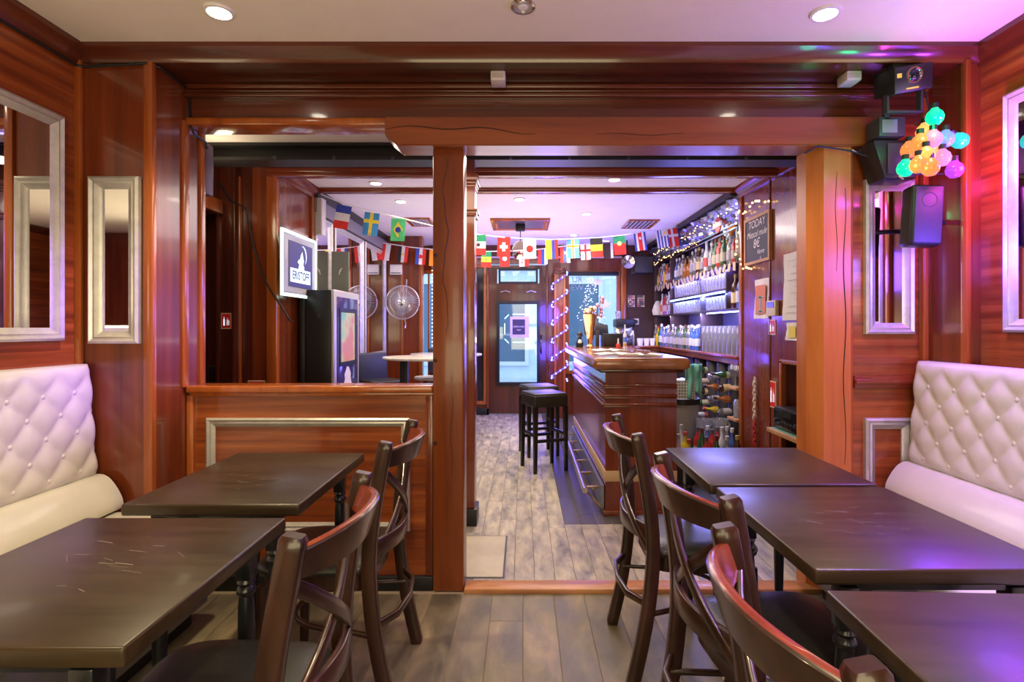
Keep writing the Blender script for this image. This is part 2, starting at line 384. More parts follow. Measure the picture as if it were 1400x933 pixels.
# grey and black duct over the left mirrors
struct('trim_27', MB().box(-1.81, -1.765, 4.66, 7.1, 2.40, FZ), BLACK)
struct('trim_28', MB().box(-1.81, -1.775, 4.66, 7.1, 2.275, 2.40), mat('grey_board', (.20, .19, .20), .5))
# street wall ----------------------------------------------------------
FY = 7.96
wv = struct('wall_left', B(-1.81, -1.34, 7.1, 7.2, 0, FZ), MV)
struct('trim_29', MB().box(-1.365, -1.32, 7.08, 7.22, 0, FZ, .006), MT)
struct('trim_30', MB().box(-1.60, -1.57, 7.085, 7.1, 0, FZ, .004), MT)
fw = MB()
fw.box(-1.81, -1.52, FY, FY+.14, 0, FZ).box(-1.52, -.8, FY, FY+.14, 0, .5).box(-1.52, -.8, FY, FY+.14, 2.12, FZ).box(-.8, -.50, FY, FY+.14, 0, FZ)
fw.box(-.50, .34, FY, FY+.14, 2.22, FZ).box(.34, .63, FY, FY+.14, 0, FZ).box(.63, 1.42, FY, FY+.14, 0, .6).box(.63, 1.42, FY, FY+.14, 2.11, FZ).box(1.42, 2.3, FY, FY+.14, 0, FZ)
struct('wall_front', fw, MV)
struct('trim_31', MB().box(-1.34, 1.45, FY-.05, FY, 2.295, 2.325, .004), mat('ledge', (.55, .45, .55), .35))
struct('trim_32', MB().box(-1.34, 1.85, FY-.08, FY, 2.33, FZ), MD)
struct('wall_front', MB().box(1.50, 2.17, FY-.06, FY, 0, FZ), mat('dark_wall', (.055, .022, .018), .5))
struct('trim_33', MB().box(1.43, 1.505, FY-.09, FY, 0, 2.3, .006), MT)
struct('trim_34', MB().box(-.53, -.50, FY-.06, FY, 0, 2.3, .005).box(.34, .37, FY-.06, FY, 0, 2.3, .005), MV)
pm = struct('trim_35', MB().frame(-.72, -.535, .15, 2.2, [(0, 0), (0, .03), (.04, .035), (.05, .01), (.05, 0)], faceY(FY)), MT)
MB().box(-.67, -.585, FY-.012, FY, .2, 2.15).build('dark_panel', mat('smoked_glass', (.02, .018, .02), .1), pm)
struct('baseboard_front', MB().box(-.76, -.50, FY-.06, FY, 0, .10, .004), BLACK)
# windows and door
wn = struct('window_1', MB().frame(.63, 1.42, .6, 2.11, [(0, -.05), (0, .03), (.045, .03), (.045, -.05)], faceY(FY)), MT)
MB().box(.675, 1.375, FY+.03, FY+.036, .645, 2.065).build('pane', GLASS, wn)
MB().box(.65, 1.40, FY-.05, FY+.02, 2.04, 2.10, .006).build('blind_box', BLACK, wn)
wn2 = struct('window_2', MB().frame(-1.52, -.8, .5, 2.12, [(0, -.05), (0, .03), (.05, .03), (.05, -.05)], faceY(FY)), MT)
MB().box(-1.47, -.85, FY+.03, FY+.036, .55, 2.07).build('pane', GLASS, wn2)
MB().box(-1.40, -1.375, FY+.0, FY+.05, .55, 2.07, .004).build('mullion', MT, wn2)
dr = struct('door_1', MB().box(-.50, -.38, FY+.02, FY+.07, .01, 2.2).box(.24, .34, FY+.02, FY+.07, .01, 2.2).box(-.38, .24, FY+.02, FY+.07, .01, .44).box(-.38, .24, FY+.02, FY+.07, 1.66, 1.93).box(-.38, .24, FY+.02, FY+.07, 2.14, 2.2), MD)
MB().frame(-.39, .25, .43, 1.67, [(0, 0), (0, .03), (.035, .035), (.045, .015), (.045, -.02)], faceY(FY+.02)).build('glazing_frame', BLACK, dr)
MB().box(-.38, .24, FY+.045, FY+.05, .44, 1.66).build('pane', GLASS, dr)
MB().frame(-.36, .22, 1.925, 2.15, [(0, 0), (0, .02), (.03, .02), (.03, -.02)], faceY(FY+.02)).build('transom_frame', BLACK, dr)
MB().box(-.34, .20, FY+.045, FY+.05, 1.93, 2.14).build('transom_pane', GLASS, dr)
h = MB().tube([(.265, FY+.02, 1.17), (.265, FY-.05, 1.17), (.265, FY-.05, .90), (.265, FY+.02, .90)], .014, 8)
h.build('door_handle', CHROME, dr)
MB().box(-.02, .06, FY-.0, FY+.02, .36, .40, .003).build('letter_plate', DARK, dr)
for u in (-.26, .12): MB().tube([(u-.07, FY-.01, 1.80), (u, FY-.02, 1.82), (u+.07, FY-.01, 1.80)], .008, 6).build('door_ornament', CHROME, dr)
# street outside: a pale facade
fac = struct('wall_front', B(-8, 8, 14, 14.4, -.1, 8), textured('stucco', [(.62, .68, .74), (.74, .78, .82)], (.6, .6, .6), .8, 0, 5, .05))
WPANE = mat('facade_pane', (.12, .18, .24), .2)
for x in (-4.2, -2.3, -.4, 1.5, 3.4, 5.3):
    for z in (.3, 3.2):
        f = MB().frame(x-.55, x+.55, z, z+2.2, [(0, 0), (0, .08), (.1, .08), (.1, -.05)], faceY(14)).build('facade_window', WHITE, fac)
        MB().box(x-.46, x+.46, 13.98, 14.02, z+.09, z+2.11).build('pane', WPANE, f)
B(-8, 8, 13.9, 14.05, 2.75, 2.95).build('string_course', WHITE, fac)

# ================================================================== LARGE THINGS
# rustic beam and posts -----------------------------------------------------
rb = thing('wooden_beam', 'long rustic orange-brown ceiling beam with a crack, carried by the two rough posts', 'beam', (.6, 2.66, 2.147))
bm_ = MB().prism([(-.66, 2.285), (-.66, 2.20), (-.60, 2.147), (1.80, 2.147), (1.80, 2.285)], lambda a, p, q: (p, a, q), 2.575, 2.735)
bmesh.ops.bevel(bm_.bm, geom=bm_.bm.edges[:], offset=.006, segments=2, affect='EDGES')
bm_.build('timber', RUSTH, rb)
CRACK = mat('crack', (.035, .012, .006), .8)
def crack(parent, pts, r=.0028):
    MB().tube(pts, [r*(.4+.6*math.sin(math.pi*(i+.4)/len(pts))) for i in range(len(pts))], 5).build('crack', CRACK, parent)
crack(rb, [(-.655+i*.055, 2.5745, 2.222+.010*math.sin(i*.9)+.012*math.sin(i*.37)) for i in range(14)])
crack(rb, [(.35+i*.07, 2.5745, 2.20+.006*math.sin(i*1.3)) for i in range(7)], .0015)
rp = thing('wooden_post', 'square rough orange-brown wooden post at the end of the low partition', 'post', (-.362, 2.69, 0))
MB().box(-.437, -.287, 2.62, 2.76, 0, 2.150, .009, 2).build('timber', RUST, rp)
crack(rp, [(-.375+.012*math.sin(i*.8)+.004*math.sin(i*2.1), 2.6195, 1.25+i*.05) for i in range(18)], .0022)
crack(rp, [(-.345+.006*math.sin(i*1.1), 2.6195, .55+i*.05) for i in range(9)], .0012)
for z in (1.63, 1.12, .72): MB().lathe([(0, 0), (.010, 0), (.007, .002), (0, .001)], (-.425, 2.6195, z), 8, M=Matrix.Rotation(R(90), 4, 'X')).build('knot', CRACK, rp)
rq = thing('wooden_post', 'thick honey-orange octagonal wooden post beside the right bench', 'post', (1.50, 2.70, 0))
q = MB()
oc = [(1.39, 2.66), (1.445, 2.60), (1.575, 2.60), (1.61, 2.64), (1.61, 2.76), (1.57, 2.80), (1.44, 2.80), (1.39, 2.75)]
q.prism(oc, lambda a, p, r: (p, r, a), 0, 2.148)
q.build('timber', RUSTR, rq, smooth=20)
crack(rq, [(1.545+.006*math.sin(i*.8), 2.5993, .62+i*.07) for i in range(20)], .0025)
crack(rq, [(1.505+.005*math.sin(i*.9), 2.5993, 1.55+i*.06) for i in range(9)], .0015)

# pilaster behind the post
pl = thing('pilaster', 'slim mahogany pilaster with stepped capital just behind the rough wooden post', 'pilaster', (-.385, 3.565, 0))
MB().box(-.46, -.312, 3.49, 3.64, .11, 2.365, .004).build('shaft', MV, pl)
MB().box(-.475, -.297, 3.475, 3.655, 0, .11, .004).build('plinth', BLACK, pl)
for z0, z1, d, nm in ((2.225, 2.27, .022, 'abacus'), (2.205, 2.225, .012, 'capital_moulding'), (2.00, 2.03, .012, 'neck_ring'), (2.03, 2.045, .02, 'neck_ring'), (2.185, 2.205, .006, 'capital_moulding')): MB().box(-.46-d, -.312+d, 3.49-d, 3.64+d, z0, z1, .004).build(nm, MV, pl)

# low partition --------------------------------------------------------------
SPROF = [(0, 0), (0, .014), (.008, .020), (.018, .013), (.026, .015), (.034, .010), (.042, .005), (.042, 0)]
BPROF = [(0, 0), (0, .022), (.010, .030), (.022, .022), (.030, .024), (.040, .014), (.054, .007), (.054, 0)]
lw = thing('low_partition', 'waist-high mahogany partition with a silver-framed panel behind the left tables', 'partition', (-1.04, 2.69, 0))
MB().box(-1.636, -.438, 2.65, 2.73, 0, .965).build('panel', MH, lw)
MB().box(-1.632, -.437, 2.615, 2.765, .962, .997, .008, 3).box(-1.62, -.437, 2.635, 2.745, .945, .964, .004).build('cap_rail', MT, lw)
MB().box(-1.638, -1.605, 2.632, 2.66, 0, .95, .005).build('corner_strip', MT, lw)
MB().box(-.475, -.438, 2.632, 2.66, .07, .95, .005).build('corner_strip', MV, lw)
MB().box(-1.605, -.438, 2.630, 2.655, 0, .068, .004).build('skirting', BLACK, lw)
o = MB().frame(-1.545, -.553, .285, .838, SPROF, faceY(2.65)).build('panel_frame', SILVER, lw); o['label'] = 'silver moulding frame on the partition'
lf = struct('trim_36', MB().frame(1.665, 1.903, .30, .838, BPROF, faceY(2.65)), SILVER)

# mirrors ---------------------------------------------------------------------
def mirror(label, u0, u1, v0, v1, fn, base, tiny=False, fm=SILVER):
    t = thing('framed_mirror', label, 'mirror', base)
    MB().frame(u0, u1, v0, v1, BPROF, lambda u, v, d: fn(u, v, d+.001)).build('frame', fm, t)
    mb = MB(); i = .05
    a, b = fn(u0+i, v0+i, .002), fn(u1-i, v1-i, .007)
    mb.box(min(a[0], b[0]), max(a[0], b[0]), min(a[1], b[1]), max(a[1], b[1]), min(a[2], b[2]), max(a[2], b[2])).build('mirror_glass', MIRROR, t)
    return t
mirror('narrow upright silver-framed mirror on the left return wall facing the room', -1.913, -1.69, 1.209, 1.945, faceY(2.40), (-1.80, 2.39, 1.209))
mirror('large silver-framed mirror on the left side wall above the bench', .85, 2.30, 1.225, 2.175, faceL(-1.97), (-1.96, 1.57, 1.225))
mirror('narrow upright silver-framed mirror behind the black loudspeaker beside the right post', 1.665, 1.905, 1.248, 2.0, faceY(2.65), (1.785, 2.64, 1.248))
mirror('large silver-framed mirror on the right side wall above the bench', .85, 2.265, 1.26, 2.25, faceR(2.03), (2.02, 1.55, 1.26))
VS = SILVER
for a, b, l in ((4.67, 5.08, 'narrow tall silver-framed mirror on the far left wall, nearest of the row'), (5.15, 6.07, 'wide silver-framed mirror on the far left wall behind the black game machine'), (6.14, 7.06, 'tall silver-framed mirror on the far left wall reflecting the round fan')):
    mirror(l, a, b, .93, 2.26, faceL(-1.81), (-1.80, (a+b)/2, .93))

# upholstered benches -------------------------------------------------------------
PIPE = mat('seam_shadow', (.10, .09, .08), .6)
def bench(side, xw, y0, y1, label, top=1.12, zb=.63):
    """side +1: left bench facing +X; xw = x of the wall face"""
    X = lambda d: xw + side*d
    t = thing('upholstered_bench', label, 'bench', (X(.3), (y0+y1)/2, 0))
    su, sv = .075, .083
    ny, nz = int((y1-y0)/.0125), 44
    H = top - zb
    def depth(y, s):
        u = (y1 - .10 - y)/su; v = (top - .115 - s)/sv
        a, b = (u+v)/2, (u-v)/2
        p = (abs(math.sin(math.pi*a))*abs(math.sin(math.pi*b)))**.55
        fade = min(1, max(0, (s-zb)/.05))*min(1, max(0, (top-s)/.09))
        e = min(1, max(0, (y1-y)/.05))
        p = p*fade + .62*(1-fade)
        r = min((top-s), (s-zb), .045)/.045
        edge = math.sqrt(max(0, 1-(1-r)**2)); ee = min((y1-y), .035)/.035; ee = math.sqrt(max(0, 1-(1-ee)**2)); e2 = min((y-y0), .035)/.035; e2 = math.sqrt(max(0, 1-(1-e2)**2))
        return (.017 + .017*p)*edge*ee*e2
    mb = MB(); g = []
    for i in range(ny+1):
        y = y0 + (y1-y0)*i/ny; row = []
        for j in range(nz+1):
            s = zb + H*j/nz
            base = .058 + .035*(top-s)/H
            row.append(mb.bm.verts.new((X(base + depth(y, s)), y, s)))
        g.append(row)
    for i in range(ny):
        for j in range(nz): mb.bm.faces.new((g[i][j], g[i+1][j], g[i+1][j+1], g[i][j+1]))
    # closed back
    k = [mb.bm.verts.new((X(.004), y, s)) for y, s in ((y0, zb), (y1, zb), (y1, top), (y0, top))]
    mb.bm.faces.new(k)
    mb.bm.faces.new([k[1]] + [k[2]] + g[ny][::-1]); mb.bm.faces.new([k[3], k[0]] + g[0])
    mb.bm.faces.new([k[2], k[3]] + [r[nz] for r in g]); mb.bm.faces.new([k[0], k[1]] + [r[0] for r in g[::-1]])
    mb.build('backrest', LEATHER, t, smooth=60)
    first = None
    for r in range(5):
        s = top - .115 - r*sv
        if s < zb + .04: break
        n = int((y1-y0-.15)/(2*su))
        for c in range(n):
            y = y1 - .10 - (2*c + (r % 2))*su
            if y < .9: continue
            base = .058 + .035*(top-s)/H
            loc = Vector((X(base + .016), y, s)) - WLOC[t.name]
            if first is None:
                b = MB().ball((0, 0, 0), .0115, 10, 6, sc=(.7, 1, 1)).build('button', LEATHER, None, world=False, origin=(0, 0, 0)); first = b
            else: b = first.copy(); COL.objects.link(b)
            b.parent = t; b.location = loc
    # lumbar roll under the back
    ro = [(.05, zb-.01), (.10, zb+.012), (.155, zb+.006), (.20, zb-.05), (.228, zb-.11), (.218, zb-.15), (.05, zb-.15)]
    for _ in range(2): ro = [q for a, b in zip(ro, ro[1:]+ro[:1]) for q in ((.75*a[0]+.25*b[0], .75*a[1]+.25*b[1]), (.25*a[0]+.75*b[0], .25*a[1]+.75*b[1]))]
    mb = MB().prism(ro, lambda a, p, q: (X(p), a, q), y0, y1-.01)
    mb.build('lumbar_roll', LEATHER, t, smooth=60)
    MB().tube([(X(.112), y0+.02, zb+.006), (X(.112), y1-.02, zb+.006)], .004, 6).build('seam', PIPE, t)
    a, b = sorted((X(.01), X(.64)))
    MB().box(a, b, y0, y1-.01, .385, .482, .03, 4).build('seat', LEATHER, t, smooth=60)
    a, b = sorted((X(.02), X(.60)))
    MB().box(a, b, y0, y1-.02, .09, .386, .006).build('base_front', mat('bench_base', (.16, .15, .15), .45), t)
    MB().box(min(X(.04), X(.54)), max(X(.04), X(.54)), y0+.02, y1-.04, 0, .09).build('plinth', BLACK, t)
    return t
bench(1, -1.97, -.6, 2.375, 'ivory button-tufted bench along the left wall beside the dark tables')
bench(-1, 1.957, -.6, 2.60, 'ivory button-tufted bench along the right wall beside the rough honey-coloured post')

# dining tables ---------------------------------------------------------------------
def make_table(x0, x1, y0, y1, label, rz=0):
    cx, cy = (x0+x1)/2, (y0+y1)/2
    t = thing('cafe_table', label, 'table', (cx, cy, 0), None)
    MB().box(x0, x1, y0, y1, .714, .75, .006, 3).build('tabletop', TABLE, t, smooth=50)
    MB().box(x0+.07, x1-.07, y0+.03, y1-.03, .690, .714).build('apron', BLACKW, t)
    for sx in (x0+.09, x1-.09):
        for sy in (y0+.042, y1-.042):
            mb = MB().box(sx-.021, sx+.021, sy-.021, sy+.021, .60, .70, .003)
            mb.lathe([(0, .602), (.021, .602), (.024, .592), (.019, .583), (.025, .572), (.025, .565), (.018, .555), (.021, .52), (.022, .35), (.017, .12), (.015, .07), (.022, .06), (.024, .05), (.018, .04), (.022, .022), (.022, 0), (0, 0)], (sx, sy, 0), 16)
            mb.build('leg', BLACKW, t)
    # wear: a few fine pale scratches
    rnd = random.Random(int(cx*100+cy*1000)); sc = MB()
    for i in range(16):
        a = rnd.gauss(cx, .07); b = rnd.gauss(cy, .06); g = rnd.uniform(-.9, .3); l = rnd.uniform(.006, .06); ww = rnd.uniform(.0003, .0008)
        dx, dy = math.cos(g)*l, math.sin(g)*l
        sc.poly([(a, b-ww, .7503), (a+dx, b+dy-ww, .7503), (a+dx, b+dy+ww, .7503), (a, b+ww, .7503)])
    s = sc.build('scratches', mat('scratch', (.36, .30, .24), .6), t, smooth=0, normals=False); s['kind'] = 'stuff'
    t.rotation_euler = (0, 0, rz)
    return t
make_table(-1.22, -.66, .895, 1.51, 'dark brown square table at front left beside the ivory bench')
make_table(-1.205, -.67, 1.62, 2.29, 'dark brown square table standing before the low partition at left')
make_table(.63, 1.20, 1.83, 2.39, 'dark brown square table at right, farthest from the viewer, nearest the honey-coloured post')
make_table(.64, 1.20, 1.185, 1.80, 'dark brown scratched square table in the middle of the right row')
make_table(.60, 1.17, .45, 1.085, 'dark brown square table in the right foreground bathed in purple light', R(-2))

# cross-back chairs -----------------------------------------------------------------
def make_chair(label):
    t = thing('cross_back_chair', label, 'chair', (0, 0, 0), 'cross-back cafe chairs')
    W = .212
    # rear legs running up into the back posts
    path = [(-.272, 0), (-.238, .14), (-.212, .28), (-.197, .42), (-.195, .52), (-.205, .64), (-.226, .77), (-.252, .905)]
    def sm(p, n=3):
        for _ in range(n-1):
            q = [p[0]]
            for a, b in zip(p, p[1:]): q += [tuple(.75*x+.25*y for x, y in zip(a, b)), tuple(.25*x+.75*y for x, y in zip(a, b))]
            p = q + [p[-1]]
        return p
    for s in (-1, 1):
        pts = [(x, s*W, z) for x, z in sm(path)]
        MB().tube(pts, 0, flat=[((.0165, .023) if 0 < i < len(pts)-1 else (.013, .018)) for i in range(len(pts))], up=(1, 0, 0)).build('back_leg', CHAIRW, t, smooth=50)
        fp = [(.165, s*.178, .42), (.172, s*.182, .20), (.178, s*.186, 0)]
        MB().tube(fp, 0, flat=[(.018, .018), (.016, .016), (.013, .013)], up=(1, 0, 0)).build('front_leg', CHAIRW, t, smooth=50)
    def bow(z, depth, x0, n=17, zend=None):
        return [(x0 - depth*(1-abs(2*i/(n-1)-1)**2.2), -W + 2*W*i/(n-1), z) for i in range(n)]
    # curved crest rail
    mb = MB(); N = 25; ring = []
    for i in range(N):
        u = 2*i/(N-1)-1; y = u*(W-.004); k = 1-abs(u)**2.3
        xo = -.228 - .076*k; ztop = .874 + .016*k; zb = .812 + .003*(1-k)
        lean = .02
        ring.append([mb.bm.verts.new(p) for p in ((xo+.011, y, zb), (xo+.011-lean, y, ztop-.004), (xo+.007-lean, y, ztop), (xo-.009-lean, y, ztop), (xo-.013-lean, y, ztop-.004), (xo-.011, y, zb))])
    for a, b in zip(ring, ring[1:]):
        for k in range(6):
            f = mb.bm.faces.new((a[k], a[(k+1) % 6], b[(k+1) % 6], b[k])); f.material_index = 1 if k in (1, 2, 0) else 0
    mb.bm.faces.new(ring[0]); mb.bm.faces.new(ring[-1][::-1])
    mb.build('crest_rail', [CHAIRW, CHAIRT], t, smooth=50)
    # crossing slats
    for s in (-1, 1):
        pts = []
        for i in range(13):
            u = i/12; y = s*(-W+.004 + (2*W-.008)*u); z = .818 - .318*u; k = 1-abs(2*u-1)**2
            pts.append((-.212 - .046*k - .028*(z-.66) + s*.006, y, z))
        MB().tube(pts, 0, flat=(.006, .015), up=(0, 0, 1)).build('cross_slat', CHAIRW, t, smooth=50)
    # lower curved back slat
    mb = MB().tube([(-.198-.062*(1-abs(2*i/16-1)**2), -W+.004+(2*W-.008)*i/16, .545) for i in range(17)], 0, flat=(.009, .030))
    mb.build('lower_slat', CHAIRW, t, smooth=50)
    # seat
    def outline(g):
        pts = []
        for k in range(36):
            a = 2*math.pi*k/36; c, s_ = math.cos(a), math.sin(a)
            e = .42 if c > 0 else .30
            x = math.copysign(abs(c)**e, c)*(.205+g) + .005; y = math.copysign(abs(s_)**.42, s_)*((.200 if x > -.05 else .192)+g)
            pts.append((x, y))
        return pts
    mb = MB().prism(outline(-.018), lambda a, p, r: (p, r, a), .395, .452); mb.build('seat_frame', CHAIRW, t, smooth=50)
    mb = MB(); loops = []
    for g, z in ((-.012, .450), (.0, .455), (.004, .468), (-.002, .480), (-.022, .488), (-.07, .493)):
        loops.append([mb.bm.verts.new((p, r, z)) for p, r in outline(g)])
    for a, b in zip(loops, loops[1:]):
        for k in range(36): mb.bm.faces.new((a[k], a[(k+1) % 36], b[(k+1) % 36], b[k]))
    mb.bm.faces.new(loops[0][::-1]); mb.bm.faces.new(loops[-1])
    o = mb.build('seat_cushion', VINYL, t, smooth=60); o['label'] = 'black vinyl seat pad'
    # bent hoop stretcher
    hp = [(-.225, -W+.01, .255)] + [(-.03+.15*math.sin(math.pi*i/14)*1.0 - .19*(abs(2*i/14-1)**3), -.178*math.cos(math.pi*i/14), .262) for i in range(1, 14)] + [(-.225, W-.01, .255)]
    MB().tube(hp, .0095, 8).build('hoop_stretcher', CHAIRW, t, smooth=50)
    MB().tube([(-.215, -W, .30), (-.27, -W*.6, .30), (-.285, 0, .30), (-.27, W*.6, .30), (-.215, W, .30)], 0, flat=(.007, .012)).build('rear_stretcher', CHAIRW, t, smooth=50)
    return t
ch = make_chair('dark walnut cross-back chair at the front left table, black seat')
ch.location = (-.665, 1.19, 0); ch.rotation_euler = (0, 0, R(180))
for loc, rz, l in (((-.70, 1.985, 0), 180, 'dark walnut cross-back chair at the left table nearest the low partition'),
                   ((.655, 2.125, 0), 0, 'dark walnut cross-back chair at right nearest the bar counter'),
                   ((.685, 1.435, 0), 6, 'dark walnut cross-back chair in the middle of the three at right'),
                   ((.632, .815, 0), 0, 'dark walnut cross-back chair in the right foreground, its back cut by the frame')):
    place(ch, True, loc, R(rz), l)

# ================================================================== BAR COUNTER
bc = thing('bar_counter', 'long dark mahogany bar counter with a worn rounded wooden top', 'bar counter', (.80, 4.75, 0))
BX0, BX1, BY0, BY1 = .56, 1.045, 3.68, 5.95
MB().box(BX0, BX1, BY0, BY1, .03, .995).build('body', MV, bc)
MB().box(.468, 1.115, 3.585, 6.0, .998, 1.078, .03, 5).build('counter_top', textured('bar_top', [(.16, .055, .022), (.26, .10, .04), (.36, .15, .06)], (10, 3, 10), .22, .5, 6, .03), bc, smooth=60)
MB().box(.52, 1.08, 3.64, 5.97, .975, 1.0, .006).build('cornice', MD, bc)
for z in (.887, .8175, .758):
    MB().box(BX0-.022, BX1+.002, BY0-.022, BY1, z-.009, z+.009, .008, 3).box(BX0-.012, BX1, BY0-.012, BY1, z-.022, z-.009, .003).build('ridge', MV, bc)
o = MB().box(BX0-.006, BX1+.002, BY0-.006, BY1, .232, .305, .002).build('kick_band', mat('worn_band', (.50, .34, .16), .45), bc); o['label'] = 'pale worn band round the counter foot'
MB().box(BX0-.014, BX1, BY0-.014, BY1, 0, .035, .003).build('skirting', MV, bc)
fr = thing('foot_rail', 'steel tube foot rail running along the bar counter front', 'foot rail', (.45, 4.8, 0))
MB().tube([(.43, 3.76, .145), (.44, 4.8, .145), (.45, 5.95, .145)], .021, 12).build('tube', mat('worn_steel', (.55, .48, .40), .3, .9), fr)
MB().box(.535, .555, 3.7, 5.95, .04, .20).box(.41, .43, 5.93, 5.95, 0, .12).build('lower_rail', mat('grey_steel', (.30, .30, .31), .35, .8), fr)
for i in range(6):
    y = 3.85+i*.38; MB().tube([(.432, y, .145), (.55, y, .150)], .007, 6).tube([(.432, y, .135), (.545, y-.10, .03)], .006, 6).build('bracket', BRASS, fr)

# stools at the bar --------------------------------------------------------------
def make_stool(label):
    t = thing('bar_stool', label, 'bar stool', (0, 0, 0), 'black bar stools at the counter')
    mb = MB().box(-.165, .165, -.165, .165, .575, .685, .016, 3).box(-.16, .16, -.16, .16, .672, .698, .02, 4)
    mb.build('seat', VINYL, t, smooth=50)
    for sx in (-1, 1):
        for sy in (-1, 1):
            MB().tube([(sx*.145, sy*.145, .58), (sx*.15, sy*.15, 0)], 0, flat=[(.021, .021), (.015, .015)], up=(0, 1, 0)).build('leg', BLACKW, t)
    for z, ax in ((.28, 0), (.33, 1)):
        for s in (-1, 1):
            (MB().box(-.14, .14, s*.145-.011, s*.145+.011, z-.014, z+.014, .002) if ax == 0 else MB().box(s*.145-.011, s*.145+.011, -.14, .14, z-.014, z+.014, .002)).build('rung', BLACKW, t)
    return t
st = make_stool('black padded bar stool nearest the viewer, in front of the counter')
st.location = (.19, 4.92, 0); st.rotation_euler = (0, 0, R(22))
place(st, True, (.16, 5.50, 0), R(16), 'black padded bar stool farther back, half hidden behind the nearer stool')

# ================================================================== FAR LEFT: machine, sign, tables, chairs, fan
gm = thing('game_machine', 'tall black touch-screen game machine with silver front bezel at left', 'game machine', (-1.655, 4.63, 0))
MB().box(-1.775, -1.735, 4.30, 4.96, .02, 1.575, .006).build('rear_case', BLACK, gm)
MB().box(-1.725, -1.53, 4.30, 4.96, .02, 1.58, .008).build('cabinet', BLACK, gm)
MB().box(-1.74, -1.72, 4.315, 4.945, .05, 1.56).build('seam_strip', mat('deep_black', (.004, .004, .004), .6), gm)
for z, r in ((1.50, .016), (1.455, .011), (1.405, .016)):
    MB().lathe([(0, .001), (r*.7, .001), (r*.75, .004), (r, .004), (r*1.1, 0)], (-1.62, 4.30, z-.03), 12, M=Matrix.Rotation(R(90), 4, 'X')).build('lock', DARK, gm)
MB().box(-1.53, -1.50, 4.305, 4.955, .03, 1.585, .010, 3).build('bezel', mat('silver_plastic', (.55, .53, .55), .3, .5), gm)
MB().box(-1.5, -1.496, 4.36, 4.90, .10, 1.53, .001).build('front_glass', mat('violet_glass', (.05, .04, .16), .08), gm)
sm_ = mat('machine_screen', (.1, .1, .1), .3); N_, L_, b_ = nodes(sm_)
tcs = N_.new('ShaderNodeTexCoord'); nzs = N_.new('ShaderNodeTexNoise'); nzs.inputs['Scale'].default_value = 4; L_.new(tcs.outputs['Object'], nzs.inputs['Vector'])
rps = N_.new('ShaderNodeValToRGB'); e = rps.color_ramp.elements; e[0].position = .38; e[0].color = (.75, .16, .13, 1); e[1].position = .62; e[1].color = (.22, .55, .40, 1); q_ = e.new(.5); q_.color = (.65, .62, .28, 1)
L_.new(nzs.outputs['Fac'], rps.inputs[0]); L_.new(rps.outputs[0], b_.inputs['Emission Color']); b_.inputs['Emission Strength'].default_value = .7
MB().frame(4.41, 4.84, .96, 1.44, [(0, 0), (0, .006), (.03, .006), (.035, 0)], faceL(-1.496)).build('screen_surround', BLACK, gm)
MB().box(-1.496, -1.4935, 4.445, 4.805, .995, 1.405).build('screen', sm_, gm)
dk = MB(); dk.poly([faceL(-1.4955)(4.62+.09*math.sin(2*math.pi*k/20)*(1+.2*math.sin(3*k)), .80+.15*math.cos(2*math.pi*k/20), 0) for k in range(20)]); dk.build('decal', mat('pale_decal', (.72, .66, .74), .5), gm, smooth=0)
bp = thing('display_panel', 'flat grey-green panel with small white script mark above the game machine', 'panel', (-1.72, 5.06, 1.60))
MB().box(-1.80, -1.625, 5.05, 5.075, 1.60, 1.99, .008, 2).build('plate', mat('grey_green', (.15, .16, .12), .45), bp)
MB().box(-1.81, -1.795, 5.05, 5.075, 1.68, 1.76, .003).build('wall_bracket', DARK, bp)
text('f', .085, faceY(5.05), -1.715, 1.80, WHITE, bp, 'script_mark', .0015, shear=.3)

# illuminated sign
SX = -1.715
sg = thing('illuminated_sign', 'illuminated ERISTOFF sign with howling wolf and crescent on the far left wall', 'sign', (SX-.02, 4.17, 1.515))
fs = faceL(SX)
MB().box(SX-.035, SX-.004, 3.90, 4.46, 1.545, 1.965, .006).build('light_box', mat('sign_case', (.5, .52, .55), .3), sg)
MB().frame(3.855, 4.495, 1.51, 1.995, [(0, -.015), (0, .001), (.022, .001), (.022, -.015)], fs).build('lit_edge', glow('edge_light', (.72, 1, .90), 1.15), sg)
MB().box(SX-.012, SX-.006, 3.875, 4.475, 1.53, 1.975).build('acrylic_sheet', mat('acrylic', (.36, .36, .46), .15), sg)
mb = MB(); rect(3.965, 4.405, 1.585, 1.925, fs, 0, mb); mb.build('sign_face', glow('sign_navy', (.04, .04, .17), .45), sg, smooth=0)
wt = glow('sign_white', (.66, .85, 1), .95)
mb = MB()
rect(3.985, 4.36, 1.62, 1.725, fs, .002, mb)
wolf = [(4.13, 1.725), (4.145, 1.765), (4.115, 1.775), (4.135, 1.80), (4.155, 1.795), (4.175, 1.835), (4.205, 1.868), (4.212, 1.84), (4.232, 1.80), (4.222, 1.765), (4.24, 1.745), (4.235, 1.725)]
mb.poly([fs(u, v, .002) for u, v in wolf])
n = 12
for k in range(n):
    a0, a1 = -1.0+2.9*k/n, -1.0+2.9*(k+1)/n
    w0, w1 = .017*math.sin(math.pi*k/n), .017*math.sin(math.pi*(k+1)/n)
    c = (4.215, 1.835)
    mb.poly([fs(c[0]+(r)*.95*math.cos(a), c[1]+r*1.0*math.sin(a), .002) for r, a in ((.075-w0, a0), (.076, a0), (.076, a1), (.075-w1, a1))])
mb.build('emblem', wt, sg, smooth=0, normals=False)
text('ERISTOFF', .088, fs, 4.173, 1.672, mat('ink_navy', (.012, .012, .06), .6), sg, 'lettering', .006, wscale=.80, bold=.0012)
MB().box(-1.81, SX-.03, 4.10, 4.30, 1.70, 1.80, .004).build('wall_mount', BLACK, sg)
